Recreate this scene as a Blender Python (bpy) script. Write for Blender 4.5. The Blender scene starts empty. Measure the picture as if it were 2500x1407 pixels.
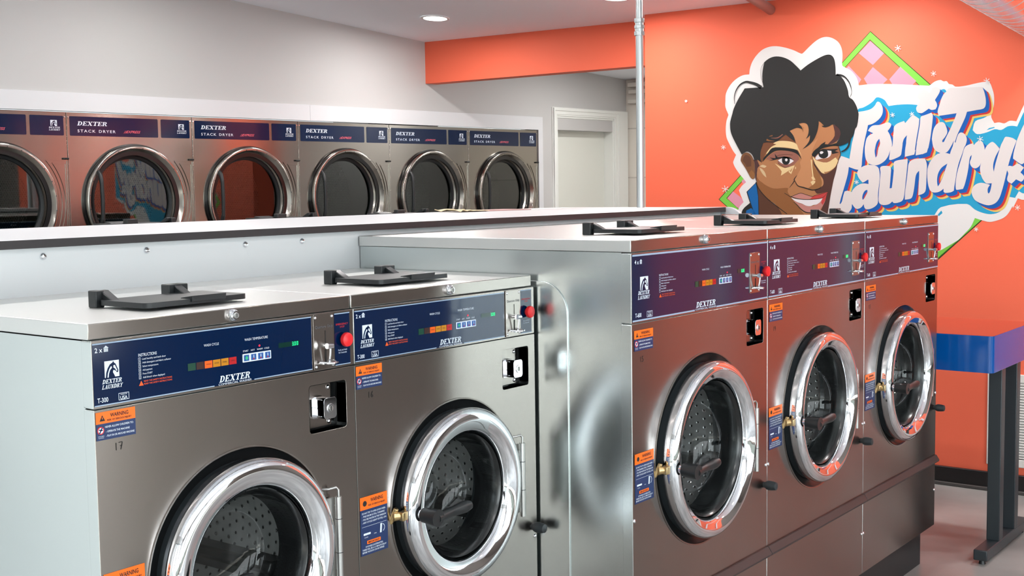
import bpy, bmesh, math, random
from mathutils import Vector, Matrix
from mathutils.geometry import tessellate_polygon
random.seed(7)
EXPOSURE = 0.27
W_STORE, W_FRONT, W_BACK, W_CORNER, W_LEFT, W_SUN, W_LAMP = 8, 58, 10, 105, 12, 60, 11.5
scene = bpy.context.scene
COL = scene.collection

# ------------------------------------------------------------------ camera
cam_data = bpy.data.cameras.new('camera')
cam = bpy.data.objects.new('camera', cam_data)
COL.objects.link(cam)
_F = Vector((0.79244191, 0.60442191, -0.08191439))
_R = Vector((0.60541507, -0.79576957, -0.01494595))
_U = Vector((0.07421864, 0.03774841, 0.9965273))
cam.matrix_world = Matrix(((_R.x, _U.x, -_F.x, -1.2506), (_R.y, _U.y, -_F.y, -1.8907),
                           (_R.z, _U.z, -_F.z, 1.5361), (0, 0, 0, 1)))
cam_data.sensor_width = 36.0
cam_data.lens = 36.0 * 2996.13 / 2500.0
cam_data.clip_end = 60
scene.camera = cam

# ------------------------------------------------------------------ colour management, render hints
vs = scene.view_settings
vs.view_transform = 'Standard'; vs.look = 'None'; vs.gamma = 1.0; vs.use_curve_mapping = False
vs.exposure = EXPOSURE
cy = scene.cycles
cy.use_denoising = True
cy.max_bounces = 9; cy.diffuse_bounces = 4; cy.glossy_bounces = 5; cy.transmission_bounces = 6
cy.transparent_max_bounces = 12
cy.sample_clamp_indirect = 6.0
cy.caustics_reflective = False; cy.caustics_refractive = False

# ------------------------------------------------------------------ world (bright overcast day outside the shop windows)
world = bpy.data.worlds.new('sky'); scene.world = world; world.use_nodes = True
wn = world.node_tree; wn.nodes.clear()
_o = wn.nodes.new('ShaderNodeOutputWorld'); _b = wn.nodes.new('ShaderNodeBackground')
_tc = wn.nodes.new('ShaderNodeTexCoord'); _sx = wn.nodes.new('ShaderNodeSeparateXYZ'); _r = wn.nodes.new('ShaderNodeValToRGB')
wn.links.new(_tc.outputs['Generated'], _sx.inputs[0]); wn.links.new(_sx.outputs['Z'], _r.inputs[0])
_r.color_ramp.elements[0].position = 0.0; _r.color_ramp.elements[0].color = (0.30, 0.33, 0.30, 1)
_r.color_ramp.elements[1].position = 0.12; _r.color_ramp.elements[1].color = (0.85, 0.93, 1.0, 1)
wn.links.new(_r.outputs[0], _b.inputs[0]); _b.inputs[1].default_value = 1.5
wn.links.new(_b.outputs[0], _o.inputs[0])

# ------------------------------------------------------------------ daylight entering through the shop windows
def area(name, loc, rot, sx, sy, power, color=(1, 1, 1), shape='RECTANGLE', spread=180):
    L = bpy.data.lights.new(name, 'AREA'); L.shape = shape; L.size = sx; L.size_y = sy
    L.energy = power; L.color = color; L.spread = math.radians(spread)
    o = bpy.data.objects.new(name, L); COL.objects.link(o)
    o.location = loc; o.rotation_euler = rot
    return o
XW = -3.4      # storefront wall with the big windows (behind the camera)
YF = -5.4      # long wall behind the camera
for i, yc in enumerate((-3.95, -1.35, 1.25)):
    area('window_daylight', (XW - 0.14, yc, 1.34), (0, -math.pi / 2 if i == 0 else -math.radians(125), 0), 2.56, 2.1, W_STORE if i else W_CORNER, (0.90, 0.96, 1.0))
for i, xc in enumerate((-2.15, .2, 2.3)):
    area('window_daylight', (xc, YF - 0.17, 1.45), (math.radians(128), 0, 0), 2.1, 2.3, W_FRONT, (0.92, 0.97, 1.0))
area('window_daylight', (-2.1, 4.34, 1.40), (-math.pi / 2, 0, -0.0648), 2.1, 2.1, W_LEFT, (0.90, 0.96, 1.0))  # lamp of the added side window, to brighten the washer sides
# unseen sun added for bounce light, falling steeply through the storefront, only reaching the floor beside the windows
sun = bpy.data.lights.new('sun', 'SUN'); sun.energy = W_SUN; sun.angle = math.radians(0.6); sun.color = (1.0, 0.96, 0.90)
so = bpy.data.objects.new('sun', sun); COL.objects.link(so)
so.rotation_euler = Vector((0.43, 0.38, -0.82)).to_track_quat('-Z', 'Y').to_euler()
# recessed ceiling lamps: a disc of light under each diffuser
CEIL_A = 0.0737
def ceil_z(x, y):
    return 2.518 + CEIL_A * (4.95 - x) + max(0.0, y - 1.8) * 0.009
LAMPS = [(4.474 - 1.75 * i, 3.03 - 1.29 * j) for i in range(4) for j in range(5) if i == 0 or j != 3]
BACK_LAMPS = [(6.35, 2.75), (6.35, 1.95)]
for (lx, ly) in LAMPS:
    o = area('downlight_lamp', (lx, ly, ceil_z(lx, ly) - 0.012), (0, math.atan(CEIL_A), 0), 0.13, 0.13, W_LAMP * (1.0 if lx > 4 else 0.75), (1.0, 0.97, 0.95), 'DISK', 180)
for (lx, ly) in BACK_LAMPS:
    area('downlight_lamp', (lx, ly, 2.522 - .052 * (lx - 5.1) - 0.012), (0, math.atan(.052), 0), 0.13, 0.13, W_BACK, (1.0, 0.99, 0.96), 'DISK', 180)
# ------------------------------------------------------------------ materials
def lin(c):
    c = c / 255.0
    return c / 12.92 if c <= 0.04045 else ((c + 0.055) / 1.055) ** 2.4
def rgb(r, g, b): return (lin(r), lin(g), lin(b), 1.0)
MAT = {}
def mat(name, color=(200, 200, 200), rough=0.5, metal=0.0, spec=0.5, coat=0.0, emit=None, estr=0.0, aniso=0.0, alpha=None):
    if name in MAT: return MAT[name]
    m = bpy.data.materials.new(name); m.use_nodes = True
    b = m.node_tree.nodes['Principled BSDF']
    b.inputs['Base Color'].default_value = rgb(*color)
    b.inputs['Roughness'].default_value = rough; b.inputs['Metallic'].default_value = metal
    b.inputs['Specular IOR Level'].default_value = spec
    b.inputs['Coat Weight'].default_value = coat; b.inputs['Coat Roughness'].default_value = 0.03
    if emit:
        b.inputs['Emission Color'].default_value = rgb(*emit); b.inputs['Emission Strength'].default_value = estr
    MAT[name] = m
    return m
def nodes_of(m): return m.node_tree.nodes, m.node_tree.links, m.node_tree.nodes['Principled BSDF']
def noise_bump(m, scale=(1, 1, 1), nscale=5.0, strength=0.1, dist=0.01, detail=2.0):
    n, l, b = nodes_of(m)
    tc = n.new('ShaderNodeTexCoord'); mp = n.new('ShaderNodeMapping'); nz = n.new('ShaderNodeTexNoise'); bp = n.new('ShaderNodeBump')
    mp.inputs['Scale'].default_value = scale; nz.inputs['Scale'].default_value = nscale; nz.inputs['Detail'].default_value = detail
    bp.inputs['Strength'].default_value = strength; bp.inputs['Distance'].default_value = dist
    l.new(tc.outputs['Object'], mp.inputs[0]); l.new(mp.outputs[0], nz.inputs[0]); l.new(nz.outputs[0], bp.inputs['Height'])
    l.new(bp.outputs[0], b.inputs['Normal'])
    return nz
def tint_noise(m, c1, c2, nscale, scale=(1, 1, 1), detail=4.0, lo=0.3, hi=0.7):
    n, l, b = nodes_of(m)
    tc = n.new('ShaderNodeTexCoord'); mp = n.new('ShaderNodeMapping'); nz = n.new('ShaderNodeTexNoise'); r = n.new('ShaderNodeValToRGB')
    mp.inputs['Scale'].default_value = scale; nz.inputs['Scale'].default_value = nscale; nz.inputs['Detail'].default_value = detail
    r.color_ramp.elements[0].position = lo; r.color_ramp.elements[0].color = rgb(*c1)
    r.color_ramp.elements[1].position = hi; r.color_ramp.elements[1].color = rgb(*c2)
    l.new(tc.outputs['Object'], mp.inputs[0]); l.new(mp.outputs[0], nz.inputs[0]); l.new(nz.outputs[0], r.inputs[0])
    l.new(r.outputs[0], b.inputs['Base Color'])
def steel_mat(name, color, rough, aniso, wob=0.25):
    m = mat(name, color, rough, 1.0)
    n, l, b = nodes_of(m)
    b.inputs['Anisotropic'].default_value = aniso; b.inputs['Anisotropic Rotation'].default_value = 0.25
    tg = n.new('ShaderNodeTangent'); tg.direction_type = 'RADIAL'; tg.axis = 'Z'
    l.new(tg.outputs[0], b.inputs['Tangent'])
    noise_bump(m, (1, 1, 1), 2.2, wob, 0.006, 0.0)
    if name in ('galvanised_side', 'brushed_steel_top'): return m
    # faint smudges on the brushed sheet
    tc = n.new('ShaderNodeTexCoord'); nz = n.new('ShaderNodeTexNoise'); mr = n.new('ShaderNodeMapRange')
    nz.inputs['Scale'].default_value = 5.0; nz.inputs['Detail'].default_value = 1.5
    mr.inputs['From Min'].default_value = 0.35; mr.inputs['From Max'].default_value = 0.75
    mr.inputs['To Min'].default_value = rough * 0.95; mr.inputs['To Max'].default_value = rough * 1.12
    l.new(tc.outputs['Object'], nz.inputs[0]); l.new(nz.outputs[0], mr.inputs[0]); l.new(mr.outputs[0], b.inputs['Roughness'])
    return m
STEEL = steel_mat('brushed_steel', (154, 147, 142), 0.235, 0.86, 0.14)
STEELD = steel_mat('brushed_steel_dryer', (166, 161, 154), 0.18, 0.7, 0.12)
STEELT = steel_mat('brushed_steel_top', (214, 214, 212), 0.38, 0.0, 0.05)  # lighter copy of the brushed steel: ceiling's reflection put into the colour
SIDE = steel_mat('galvanised_side', (202, 208, 207), 0.26, 0.5, 0.05)
CHROME = mat('chrome', (235, 236, 240), 0.045, 1.0)
SATIN = mat('satin_metal', (190, 190, 188), 0.3, 1.0)
BRASS = mat('brass', (205, 178, 130), 0.3, 1.0)
BLACKP = mat('black_plastic', (28, 31, 33), 0.38)
BLACKG = mat('black_gloss', (20, 21, 22), 0.22, spec=0.6)
RUBBER = mat('dark_rubber', (42, 47, 50), 0.42)
BRONZE = mat('dark_bronze_trim', (58, 47, 46), 0.5)
GROOVE = mat('shadow_gap', (12, 12, 12), 0.8)
NAVY = mat('navy_overlay', (0, 25, 60), 0.10, spec=0.55)
NAVYB = mat('overlay_border', (150, 172, 196), 0.3)
WHITEI = mat('white_print', (214, 224, 236), 0.45)
REDI = mat('red_print', (205, 40, 40), 0.45)
ORANGEI = mat('orange_print', (240, 88, 20), 0.45)
ORANGES = mat('sticker_orange', (250, 110, 22), 0.4)
NAVYS = mat('sticker_navy', (26, 48, 92), 0.4)
INKB = mat('ink_black', (28, 26, 26), 0.6)
REDB = mat('red_button', (226, 36, 42), 0.3)
GREYT = mat('grey_print', (96, 98, 104), 0.5)
LED_R = mat('red_led', (120, 10, 10), 0.3, emit=(255, 30, 50), estr=3.0)
LED_G = mat('green_digits', (10, 80, 50), 0.3, emit=(30, 255, 150), estr=1.6)
DISPG = mat('display_window', (8, 46, 40), 0.15)
CY1 = mat('cycle_green', (4, 62, 44), 0.3); CY2 = mat('cycle_brown', (52, 26, 22), 0.3); CY3 = mat('cycle_orange', (226, 92, 14), 0.3)
CY4 = mat('cycle_amber', (186, 122, 8), 0.3); CY5 = mat('cycle_red', (176, 16, 24), 0.3)
BTNB = mat('button_blue', (30, 82, 150), 0.4); BTNG = mat('button_green', (40, 176, 120), 0.4)
WHITEP = mat('white_laminate', (216, 217, 220), 0.32)
WHITEW = mat('white_trim_paint', (236, 238, 234), 0.4)
CORKB = mat('black_edge_band', (44, 40, 42), 0.45)
ORANGE = mat('orange_wall_paint', (236, 107, 78), 0.62, spec=0.3); noise_bump(ORANGE, (1, 1, 1), 160, 0.12, 0.001)
BEIGE = mat('warm_white_wall_paint', (194, 193, 192), 0.65, spec=0.3); noise_bump(BEIGE, (1, 1, 1), 140, 0.1, 0.001)
CEILM = mat('ceiling_paint', (246, 248, 255), 0.7, spec=0.2); noise_bump(CEILM, (1, 1, 1), 3, 0.25, 0.02)
DARKW = mat('taupe_wall_paint', (112, 103, 98), 0.7, spec=0.2)
BASEB = mat('black_baseboard', (22, 22, 23), 0.35)
DOORP = mat('door_paint', (226, 228, 220), 0.4)
CONC = mat('polished_concrete', (140, 133, 127), 0.28, spec=0.4); tint_noise(CONC, (128, 128, 126), (170, 169, 166), 2.3, detail=8)
BLOCK = mat('painted_block', (222, 216, 206), 0.6)
BLUEL = mat('blue_laminate', (0, 82, 162), 0.14, spec=0.5)
LEGM = mat('charcoal_powder_coat', (44, 50, 54), 0.4)
GALV = mat('galvanised_pipe', (196, 204, 206), 0.3, 0.85)
DUCTM = mat('duct_steel', (205, 208, 210), 0.26, 1.0)
VENTM = mat('vent_white', (222, 218, 212), 0.45)
MULL = mat('dark_mullion', (40, 40, 42), 0.4)
EMIT = mat('lamp_diffuser', (255, 250, 244), 0.5, emit=(255, 248, 236), estr=9.0)
PAPER = mat('paper', (236, 230, 226), 0.6); CREAM = mat('cream_cloth', (226, 206, 170), 0.8); PRINTM = mat('printed_page', (176, 140, 136), 0.6)

def thin_glass(name, tint, refl_rough=0.02, f0=0.05):
    """thin sheet of glass: straight-through light plus Schlick reflection, the same from both sides"""
    m = bpy.data.materials.new(name); m.use_nodes = True; n = m.node_tree.nodes; l = m.node_tree.links; n.clear()
    o = n.new('ShaderNodeOutputMaterial'); mx = n.new('ShaderNodeMixShader'); t = n.new('ShaderNodeBsdfTransparent'); g = n.new('ShaderNodeBsdfGlossy'); f = n.new('ShaderNodeLayerWeight')
    f.inputs[0].default_value = 0.5
    p = n.new('ShaderNodeMath'); p.operation = 'POWER'; p.inputs[1].default_value = 4.0
    q = n.new('ShaderNodeMath'); q.operation = 'MULTIPLY_ADD'; q.inputs[1].default_value = 1.0 - f0; q.inputs[2].default_value = f0
    t.inputs[0].default_value = (*tint, 1); g.inputs['Roughness'].default_value = refl_rough
    l.new(f.outputs['Facing'], p.inputs[0]); l.new(p.outputs[0], q.inputs[0])
    l.new(q.outputs[0], mx.inputs[0]); l.new(t.outputs[0], mx.inputs[1]); l.new(g.outputs[0], mx.inputs[2]); l.new(mx.outputs[0], o.inputs[0])
    MAT[name] = m; return m
GLASSW = thin_glass('washer_glass', (0.93, 0.96, 0.96), f0=0.035)
GLASSD = thin_glass('dryer_glass', (0.50, 0.56, 0.53), f0=0.10)
PANE = thin_glass('window_glass', (0.97, 0.99, 0.98), f0=0.04)

def perforated(name, base, hole, px, pz, r, rough, metal, axes='XZ'):
    """sheet metal with a staggered grid of punched holes, in object space"""
    m = mat(name, base, rough, metal); n, l, b = nodes_of(m)
    tc = n.new('ShaderNodeTexCoord'); sp = n.new('ShaderNodeSeparateXYZ'); l.new(tc.outputs['UV' if axes == 'UV' else 'Object'], sp.inputs[0])
    ax, az = (sp.outputs['X'], sp.outputs['Y']) if axes == 'UV' else (sp.outputs['X'], sp.outputs['Z'])
    def math_(op, a, bb=None, c=None):
        k = n.new('ShaderNodeMath'); k.operation = op
        for i, v in enumerate((a, bb, c)):
            if v is None: continue
            if isinstance(v, (int, float)): k.inputs[i].default_value = v
            else: l.new(v, k.inputs[i])
        return k.outputs[0]
    def grid(ox, oz):
        u = math_('ADD', math_('MULTIPLY', ax, 1.0 / px), ox); v = math_('ADD', math_('MULTIPLY', az, 1.0 / pz), oz)
        du = math_('MULTIPLY', math_('SUBTRACT', math_('FRACT', u), 0.5), px); dv = math_('MULTIPLY', math_('SUBTRACT', math_('FRACT', v), 0.5), pz)
        return math_('SQRT', math_('ADD', math_('MULTIPLY', du, du), math_('MULTIPLY', dv, dv)))
    d = math_('MINIMUM', grid(0.0, 0.0), grid(0.5, 0.5))
    h = math_('LESS_THAN', d, r)
    mx = n.new('ShaderNodeMix'); mx.data_type = 'RGBA'
    l.new(h, mx.inputs[0]); mx.inputs[6].default_value = rgb(*base); mx.inputs[7].default_value = rgb(*hole)
    l.new(mx.outputs[2], b.inputs['Base Color'])
    mm = math_('MULTIPLY', math_('SUBTRACT', 1.0, h), metal); l.new(mm, b.inputs['Metallic'])
    bp = n.new('ShaderNodeBump'); bp.inputs['Strength'].default_value = 0.6; bp.inputs['Distance'].default_value = 0.004
    sm = n.new('ShaderNodeMapRange'); sm.inputs['From Min'].default_value = r * 0.6; sm.inputs['From Max'].default_value = r * 1.6
    l.new(d, sm.inputs[0]); l.new(sm.outputs[0], bp.inputs['Height']); l.new(bp.outputs[0], b.inputs['Normal'])
    return m
DRUMB = perforated('washer_drum_back', (176, 172, 168), (26, 26, 26), 0.018, 0.0312, 0.0046, 0.4, 0.5)
DRUMW = perforated('washer_drum_wall', (206, 206, 206), (50, 50, 50), 0.026, 0.045, 0.0035, 0.3, 0.7, 'UV')
DDRUM = perforated('dryer_drum_back', (128, 136, 130), (8, 10, 9), 0.014, 0.0242, 0.0045, 0.45, 0.7)

def block_mat():
    n, l, b = nodes_of(BLOCK)
    tc = n.new('ShaderNodeTexCoord'); mp = n.new('ShaderNodeMapping'); br = n.new('ShaderNodeTexBrick'); bp = n.new('ShaderNodeBump')
    mp.inputs['Rotation'].default_value = (math.pi / 2, 0, math.pi / 2)
    br.inputs['Scale'].default_value = 1.0; br.inputs['Brick Width'].default_value = 0.4; br.inputs['Row Height'].default_value = 0.2
    br.inputs['Mortar Size'].default_value = 0.005; br.inputs['Color1'].default_value = rgb(226, 220, 210); br.inputs['Color2'].default_value = rgb(218, 212, 203)
    br.inputs['Mortar'].default_value = rgb(190, 184, 176)
    l.new(tc.outputs['Object'], mp.inputs[0]); l.new(mp.outputs[0], br.inputs[0]); l.new(br.outputs['Color'], b.inputs['Base Color'])
    bp.invert = True; bp.inputs['Strength'].default_value = 0.7; bp.inputs['Distance'].default_value = 0.006
    l.new(br.outputs['Fac'], bp.inputs['Height']); l.new(bp.outputs[0], b.inputs['Normal'])
block_mat()

# ------------------------------------------------------------------ mesh builder
class MB:
    def __init__(s): s.v = []; s.f = []; s.m = []; s.s = []; s.uv = {}
    def add(s, vs_, fs_, mi=0, smooth=False):
        k = len(s.v); s.v.extend([tuple(p) for p in vs_])
        for f in fs_: s.f.append(tuple(i + k for i in f)); s.m.append(mi); s.s.append(smooth)
    def box(s, x0, x1, y0, y1, z0, z1, mi=0):
        s.add([(x0, y0, z0), (x1, y0, z0), (x1, y1, z0), (x0, y1, z0), (x0, y0, z1), (x1, y0, z1), (x1, y1, z1), (x0, y1, z1)],
              [(0, 3, 2, 1), (4, 5, 6, 7), (0, 1, 5, 4), (1, 2, 6, 5), (2, 3, 7, 6), (3, 0, 4, 7)], mi)
    def cyl(s, p0, p1, r0, r1=None, seg=24, mi=0, caps=True):
        r1 = r0 if r1 is None else r1
        p0 = Vector(p0); p1 = Vector(p1); d = (p1 - p0).normalized()
        a = d.orthogonal().normalized(); b = d.cross(a)
        vs_ = []
        for p, r in ((p0, r0), (p1, r1)):
            for i in range(seg):
                t = 2 * math.pi * i / seg; vs_.append(p + a * (r * math.cos(t)) + b * (r * math.sin(t)))
        s.add(vs_, [(i, (i + 1) % seg, seg + (i + 1) % seg, seg + i) for i in range(seg)], mi, True)
        if caps:
            s.add(vs_[:seg], [tuple(range(seg))[::-1]], mi); s.add(vs_[seg:], [tuple(range(seg))], mi)
    def tube(s, path, radii, seg=12, mi=0, squash=None):
        path = [Vector(p) for p in path]; n = len(path)
        if not hasattr(radii, '__len__'): radii = [radii] * n
        rings = []; up = None
        for i in range(n):
            d = (path[min(n - 1, i + 1)] - path[max(0, i - 1)]).normalized()
            a = d.orthogonal().normalized() if up is None else (up - d * up.dot(d)).normalized()
            up = a; b = d.cross(a)
            rings.append([path[i] + a * (radii[i] * math.cos(2 * math.pi * k / seg)) + b * (radii[i] * math.sin(2 * math.pi * k / seg)) for k in range(seg)])
        vs_ = [p for r in rings for p in r]
        fs_ = [(i * seg + k, i * seg + (k + 1) % seg, (i + 1) * seg + (k + 1) % seg, (i + 1) * seg + k) for i in range(n - 1) for k in range(seg)]
        s.add(vs_, fs_, mi, True); s.add(rings[0], [tuple(range(seg))[::-1]], mi); s.add(rings[-1], [tuple(range(seg))], mi)
    def lathe(s, prof, cx, cz, seg=72, mi=0, a0=0.0, a1=2 * math.pi, smooth=True):
        """profile of (radius, y) turned about the y axis through (cx, cz)"""
        full = abs(a1 - a0) > 6.28; n = seg if full else seg + 1
        vs_ = [(cx + r * math.cos(a0 + (a1 - a0) * i / seg), y, cz + r * math.sin(a0 + (a1 - a0) * i / seg)) for i in range(n) for (r, y) in prof]
        m = len(prof); fs_ = []
        for i in range(seg):
            j = (i + 1) % n
            for k in range(m - 1): fs_.append((i * m + k, j * m + k, j * m + k + 1, i * m + k + 1))
        s.add(vs_, fs_, mi, smooth)
    def disc(s, r, y, cx, cz, seg=64, mi=0):
        s.add([(cx + r * math.cos(2 * math.pi * i / seg), y, cz + r * math.sin(2 * math.pi * i / seg)) for i in range(seg)], [tuple(range(seg))], mi)
    def prism(s, pts, y0, y1, mi=0, holes=(), axis='y', back=True, ms=None):
        """flat outline (u, w) extruded between y0 (front) and y1; holes cut right through"""
        P = (lambda u, w, d: (u, d, w)) if axis == 'y' else ((lambda u, w, d: (d, u, w)) if axis == 'x' else (lambda u, w, d: (u, w, d)))
        loops = [list(pts)] + [list(h) for h in holes]; flat = [p for lp in loops for p in lp]
        tris = tessellate_polygon([[Vector((p[0], p[1], 0)) for p in lp] for lp in loops])
        s.add([P(p[0], p[1], y0) for p in flat], tris, mi)
        if y1 is None: return
        if back: s.add([P(p[0], p[1], y1) for p in flat], [t[::-1] for t in tris], mi)
        for lp in loops:
            n = len(lp)
            s.add([P(p[0], p[1], y0) for p in lp] + [P(p[0], p[1], y1) for p in lp], [(i, (i + 1) % n, n + (i + 1) % n, n + i) for i in range(n)], mi if ms is None else ms)
    def quad(s, x0, x1, z0, z1, y, mi=0): s.add([(x0, y, z0), (x1, y, z0), (x1, y, z1), (x0, y, z1)], [(0, 1, 2, 3)], mi)
    def flat(s, pts, y, mi=0): s.prism(pts, y, None, mi)
    def build(s, name, mats, parent=None, bevel=0.0, loc=None, recalc=True, seg=2):
        me = bpy.data.meshes.new(name); me.from_pydata(s.v, [], s.f)
        if not isinstance(mats, (list, tuple)): mats = [mats]
        for m in mats: me.materials.append(m)
        me.polygons.foreach_set('material_index', s.m); me.polygons.foreach_set('use_smooth', s.s)
        if recalc:
            bm = bmesh.new(); bm.from_mesh(me); bmesh.ops.remove_doubles(bm, verts=bm.verts, dist=1e-6)
            bmesh.ops.recalc_face_normals(bm, faces=bm.faces); bm.to_mesh(me); bm.free()
        try: me.set_sharp_from_angle(angle=math.radians(38))
        except Exception: pass
        me.update()
        o = bpy.data.objects.new(name, me); COL.objects.link(o)
        if parent: o.parent = parent
        if loc: o.location = loc
        if bevel:
            b = o.modifiers.new('bevel', 'BEVEL'); b.width = bevel; b.segments = seg; b.limit_method = 'ANGLE'; b.angle_limit = math.radians(40)
        return o
def rr(x0, x1, z0, z1, r, n=6):
    out = []
    for (cx, cz, a) in ((x1 - r, z0 + r, -90), (x1 - r, z1 - r, 0), (x0 + r, z1 - r, 90), (x0 + r, z0 + r, 180)):
        for i in range(n + 1):
            t = math.radians(a + 90.0 * i / n); out.append((cx + r * math.cos(t), cz + r * math.sin(t)))
    return out
def circ(cx, cz, r, n=64): return [(cx + r * math.cos(2 * math.pi * i / n), cz + r * math.sin(2 * math.pi * i / n)) for i in range(n)]
def tag(o, label=None, cat=None, group=None, kind=None):
    if label: o['label'] = label
    if cat: o['category'] = cat
    if group: o['group'] = group
    if kind: o['kind'] = kind
    return o
def empty(name, loc=(0, 0, 0), rz=0.0):
    o = bpy.data.objects.new(name, None); COL.objects.link(o); o.location = loc; o.rotation_euler = (0, 0, rz); o.empty_display_size = 0.1
    return o
def copy_tree(o, parent=None):
    c = o.copy(); COL.objects.link(c); c.parent = parent
    for ch in [k for k in COL.objects if k.parent == o]: copy_tree(ch, c)
    return c

# ------------------------------------------------------------------ lettering
_txt = {}
def text_geo(s_, bold=0.0, gap=1.0):
    key = (s_, bold, gap)
    if key in _txt: return _txt[key]
    cu = bpy.data.curves.new('t', 'FONT'); cu.body = s_; cu.resolution_u = 2; cu.offset = bold; cu.space_character = gap; cu.fill_mode = 'FRONT'
    ob = bpy.data.objects.new('t', cu); COL.objects.link(ob); bpy.context.view_layer.update()
    me = ob.to_mesh(); vs_ = [(v.co.x, v.co.y) for v in me.vertices]; fs_ = [tuple(p.vertices) for p in me.polygons]
    ob.to_mesh_clear(); bpy.data.objects.remove(ob); bpy.data.curves.remove(cu)
    x0 = min(v[0] for v in vs_); x1 = max(v[0] for v in vs_)
    _txt[key] = ([((x - x0), y) for x, y in vs_], fs_, x1 - x0)
    return _txt[key]
def text(mb, s_, x, z, h, y, mi=0, w=None, shear=0.0, bold=0.0, gap=1.0, align='L'):
    """cap height h, baseline z; optional exact width w"""
    vs_, fs_, W = text_geo(s_, bold, gap)
    k = h / 0.70; kx = k if w is None else w / W
    ox = x if align == 'L' else (x - W * kx / 2 if align == 'C' else x - W * kx)
    mb.add([(ox + a * kx + shear * b * k, y, z + b * k) for a, b in vs_], fs_, mi)
# slab-serif capitals for the maker's name, as unions of simple shapes in a unit cell
def _arc(cx, cy_, rx, ry, a0, a1, t, n=8):
    o = [(cx + rx * math.cos(math.radians(a0 + (a1 - a0) * i / n)), cy_ + ry * math.sin(math.radians(a0 + (a1 - a0) * i / n))) for i in range(n + 1)]
    i_ = [(cx + (rx - t) * math.cos(math.radians(a0 + (a1 - a0) * i / n)), cy_ + (ry - t * .55) * math.sin(math.radians(a0 + (a1 - a0) * i / n))) for i in range(n + 1)]
    return o + i_[::-1]
def _r(a, b, c, d): return [(a, c), (b, c), (b, d), (a, d)]
SERIF = {
 'D': ([_r(.0, .45, 0, .1), _r(.0, .45, .9, 1), _r(.1, .34, 0, 1), _arc(.4, .5, .48, .5, -90, 90, .24)], .92),
 'E': ([_r(.0, .8, 0, .1), _r(.0, .8, .9, 1), _r(.1, .34, 0, 1), _r(.3, .56, .45, .55), _r(.72, .8, 0, .28), _r(.72, .8, .72, 1), _r(.52, .6, .36, .64)], .84),
 'X': ([_r(.0, .38, 0, .1), _r(.56, 1, 0, .1), _r(0, .42, .9, 1), _r(.6, .96, .9, 1), [(.06, .95), (.34, .95), (.92, .05), (.64, .05)], [(.78, .95), (.88, .95), (.24, .05), (.12, .05)]], 1.02),
 'T': ([_r(.0, .86, .9, 1), _r(.31, .55, 0, 1), _r(.18, .68, 0, .1), _r(0, .08, .7, 1), _r(.78, .86, .7, 1)], .88),
 'R': ([_r(.0, .42, 0, .1), _r(.0, .45, .9, 1), _r(.1, .34, 0, 1), _arc(.42, .74, .4, .26, -90, 90, .22), _r(.3, .45, .48, .58), [(.42, .52), (.62, .52), (.9, .05), (.64, .05)], _r(.62, .96, 0, .1)], .96),
 'L': ([_r(.0, .75, 0, .1), _r(.0, .45, .9, 1), _r(.1, .34, 0, 1), _r(.67, .75, 0, .3)], .8),
 'A': ([_r(.0, .34, 0, .1), _r(.5, 1, 0, .1), [(.1, .05), (.2, .05), (.52, 1), (.42, 1)], [(.42, 1), (.62, 1), (.9, .05), (.64, .05)], _r(.25, .7, .3, .38)], 1.0),
 'U': ([_r(.0, .4, .9, 1), _r(.56, .94, .9, 1), _r(.08, .32, .3, 1), _r(.7, .8, .3, 1), _arc(.44, .32, .36, .32, 180, 360, .2)], .96),
 'N': ([_r(.0, .36, 0, .1), _r(.0, .3, .9, 1), _r(.12, .22, 0, 1), [(.1, 1), (.36, 1), (.86, 0), (.62, 0)], _r(.74, .84, 0, 1), _r(.6, .96, .9, 1)], .98),
 'Y': ([_r(.0, .38, .9, 1), _r(.56, .94, .9, 1), [(.06, .95), (.32, .95), (.56, .48), (.4, .42)], [(.74, .95), (.84, .95), (.58, .45), (.46, .45)], _r(.36, .58, 0, .5), _r(.24, .7, 0, .1)], .94),
}
def serif(mb, s_, x, z, h, w, y, mi=0, shear=0.28, first=1.0):
    W = sum(SERIF[c][1] for c in s_) + .05 * (len(s_) - 1); k = w / W; cx = 0.0; q_ = 0
    for c in s_:
        for pl in SERIF[c][0]:
            q_ += 1; mb.flat([(x + (cx + p[0]) * k + shear * p[1] * h, z + p[1] * h) for p in pl], y - .00003 * (q_ % 9), mi)
        cx += SERIF[c][1] + .05
def horse(mb, x0, x1, z0, z1, y, white, dark):
    """square emblem: horse head looking right"""
    def q(pl): return [(x0 + (x1 - x0) * a, z0 + (z1 - z0) * b) for a, b in pl]
    mb.flat(q([(0, 0), (1, 0), (1, 1), (0, 1)]), y, white)
    mb.flat(q([(.06, .0), (.1, .3), (.2, .55), (.36, .78), (.55, .88), (.6, .97), (.66, .86), (.76, .78), (.84, .6), (.93, .4), (.92, .28), (.84, .24), (.76, .34), (.64, .42), (.58, .4), (.56, .28), (.66, .1), (.7, .0)]), y - .0003, dark)
    mb.flat(q([(.16, .0), (.2, .26), (.3, .5), (.44, .68), (.5, .6), (.4, .42), (.32, .2), (.3, .0)]), y - .0006, white)
    mb.flat(q([(.24, .0), (.27, .22), (.36, .44), (.44, .52), (.4, .34), (.38, .0)]), y - .0009, dark)
    mb.flat(q([(.6, .7), (.7, .72), (.8, .5), (.86, .36), (.8, .34), (.7, .5), (.6, .56)]), y - .0006, white)
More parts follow.
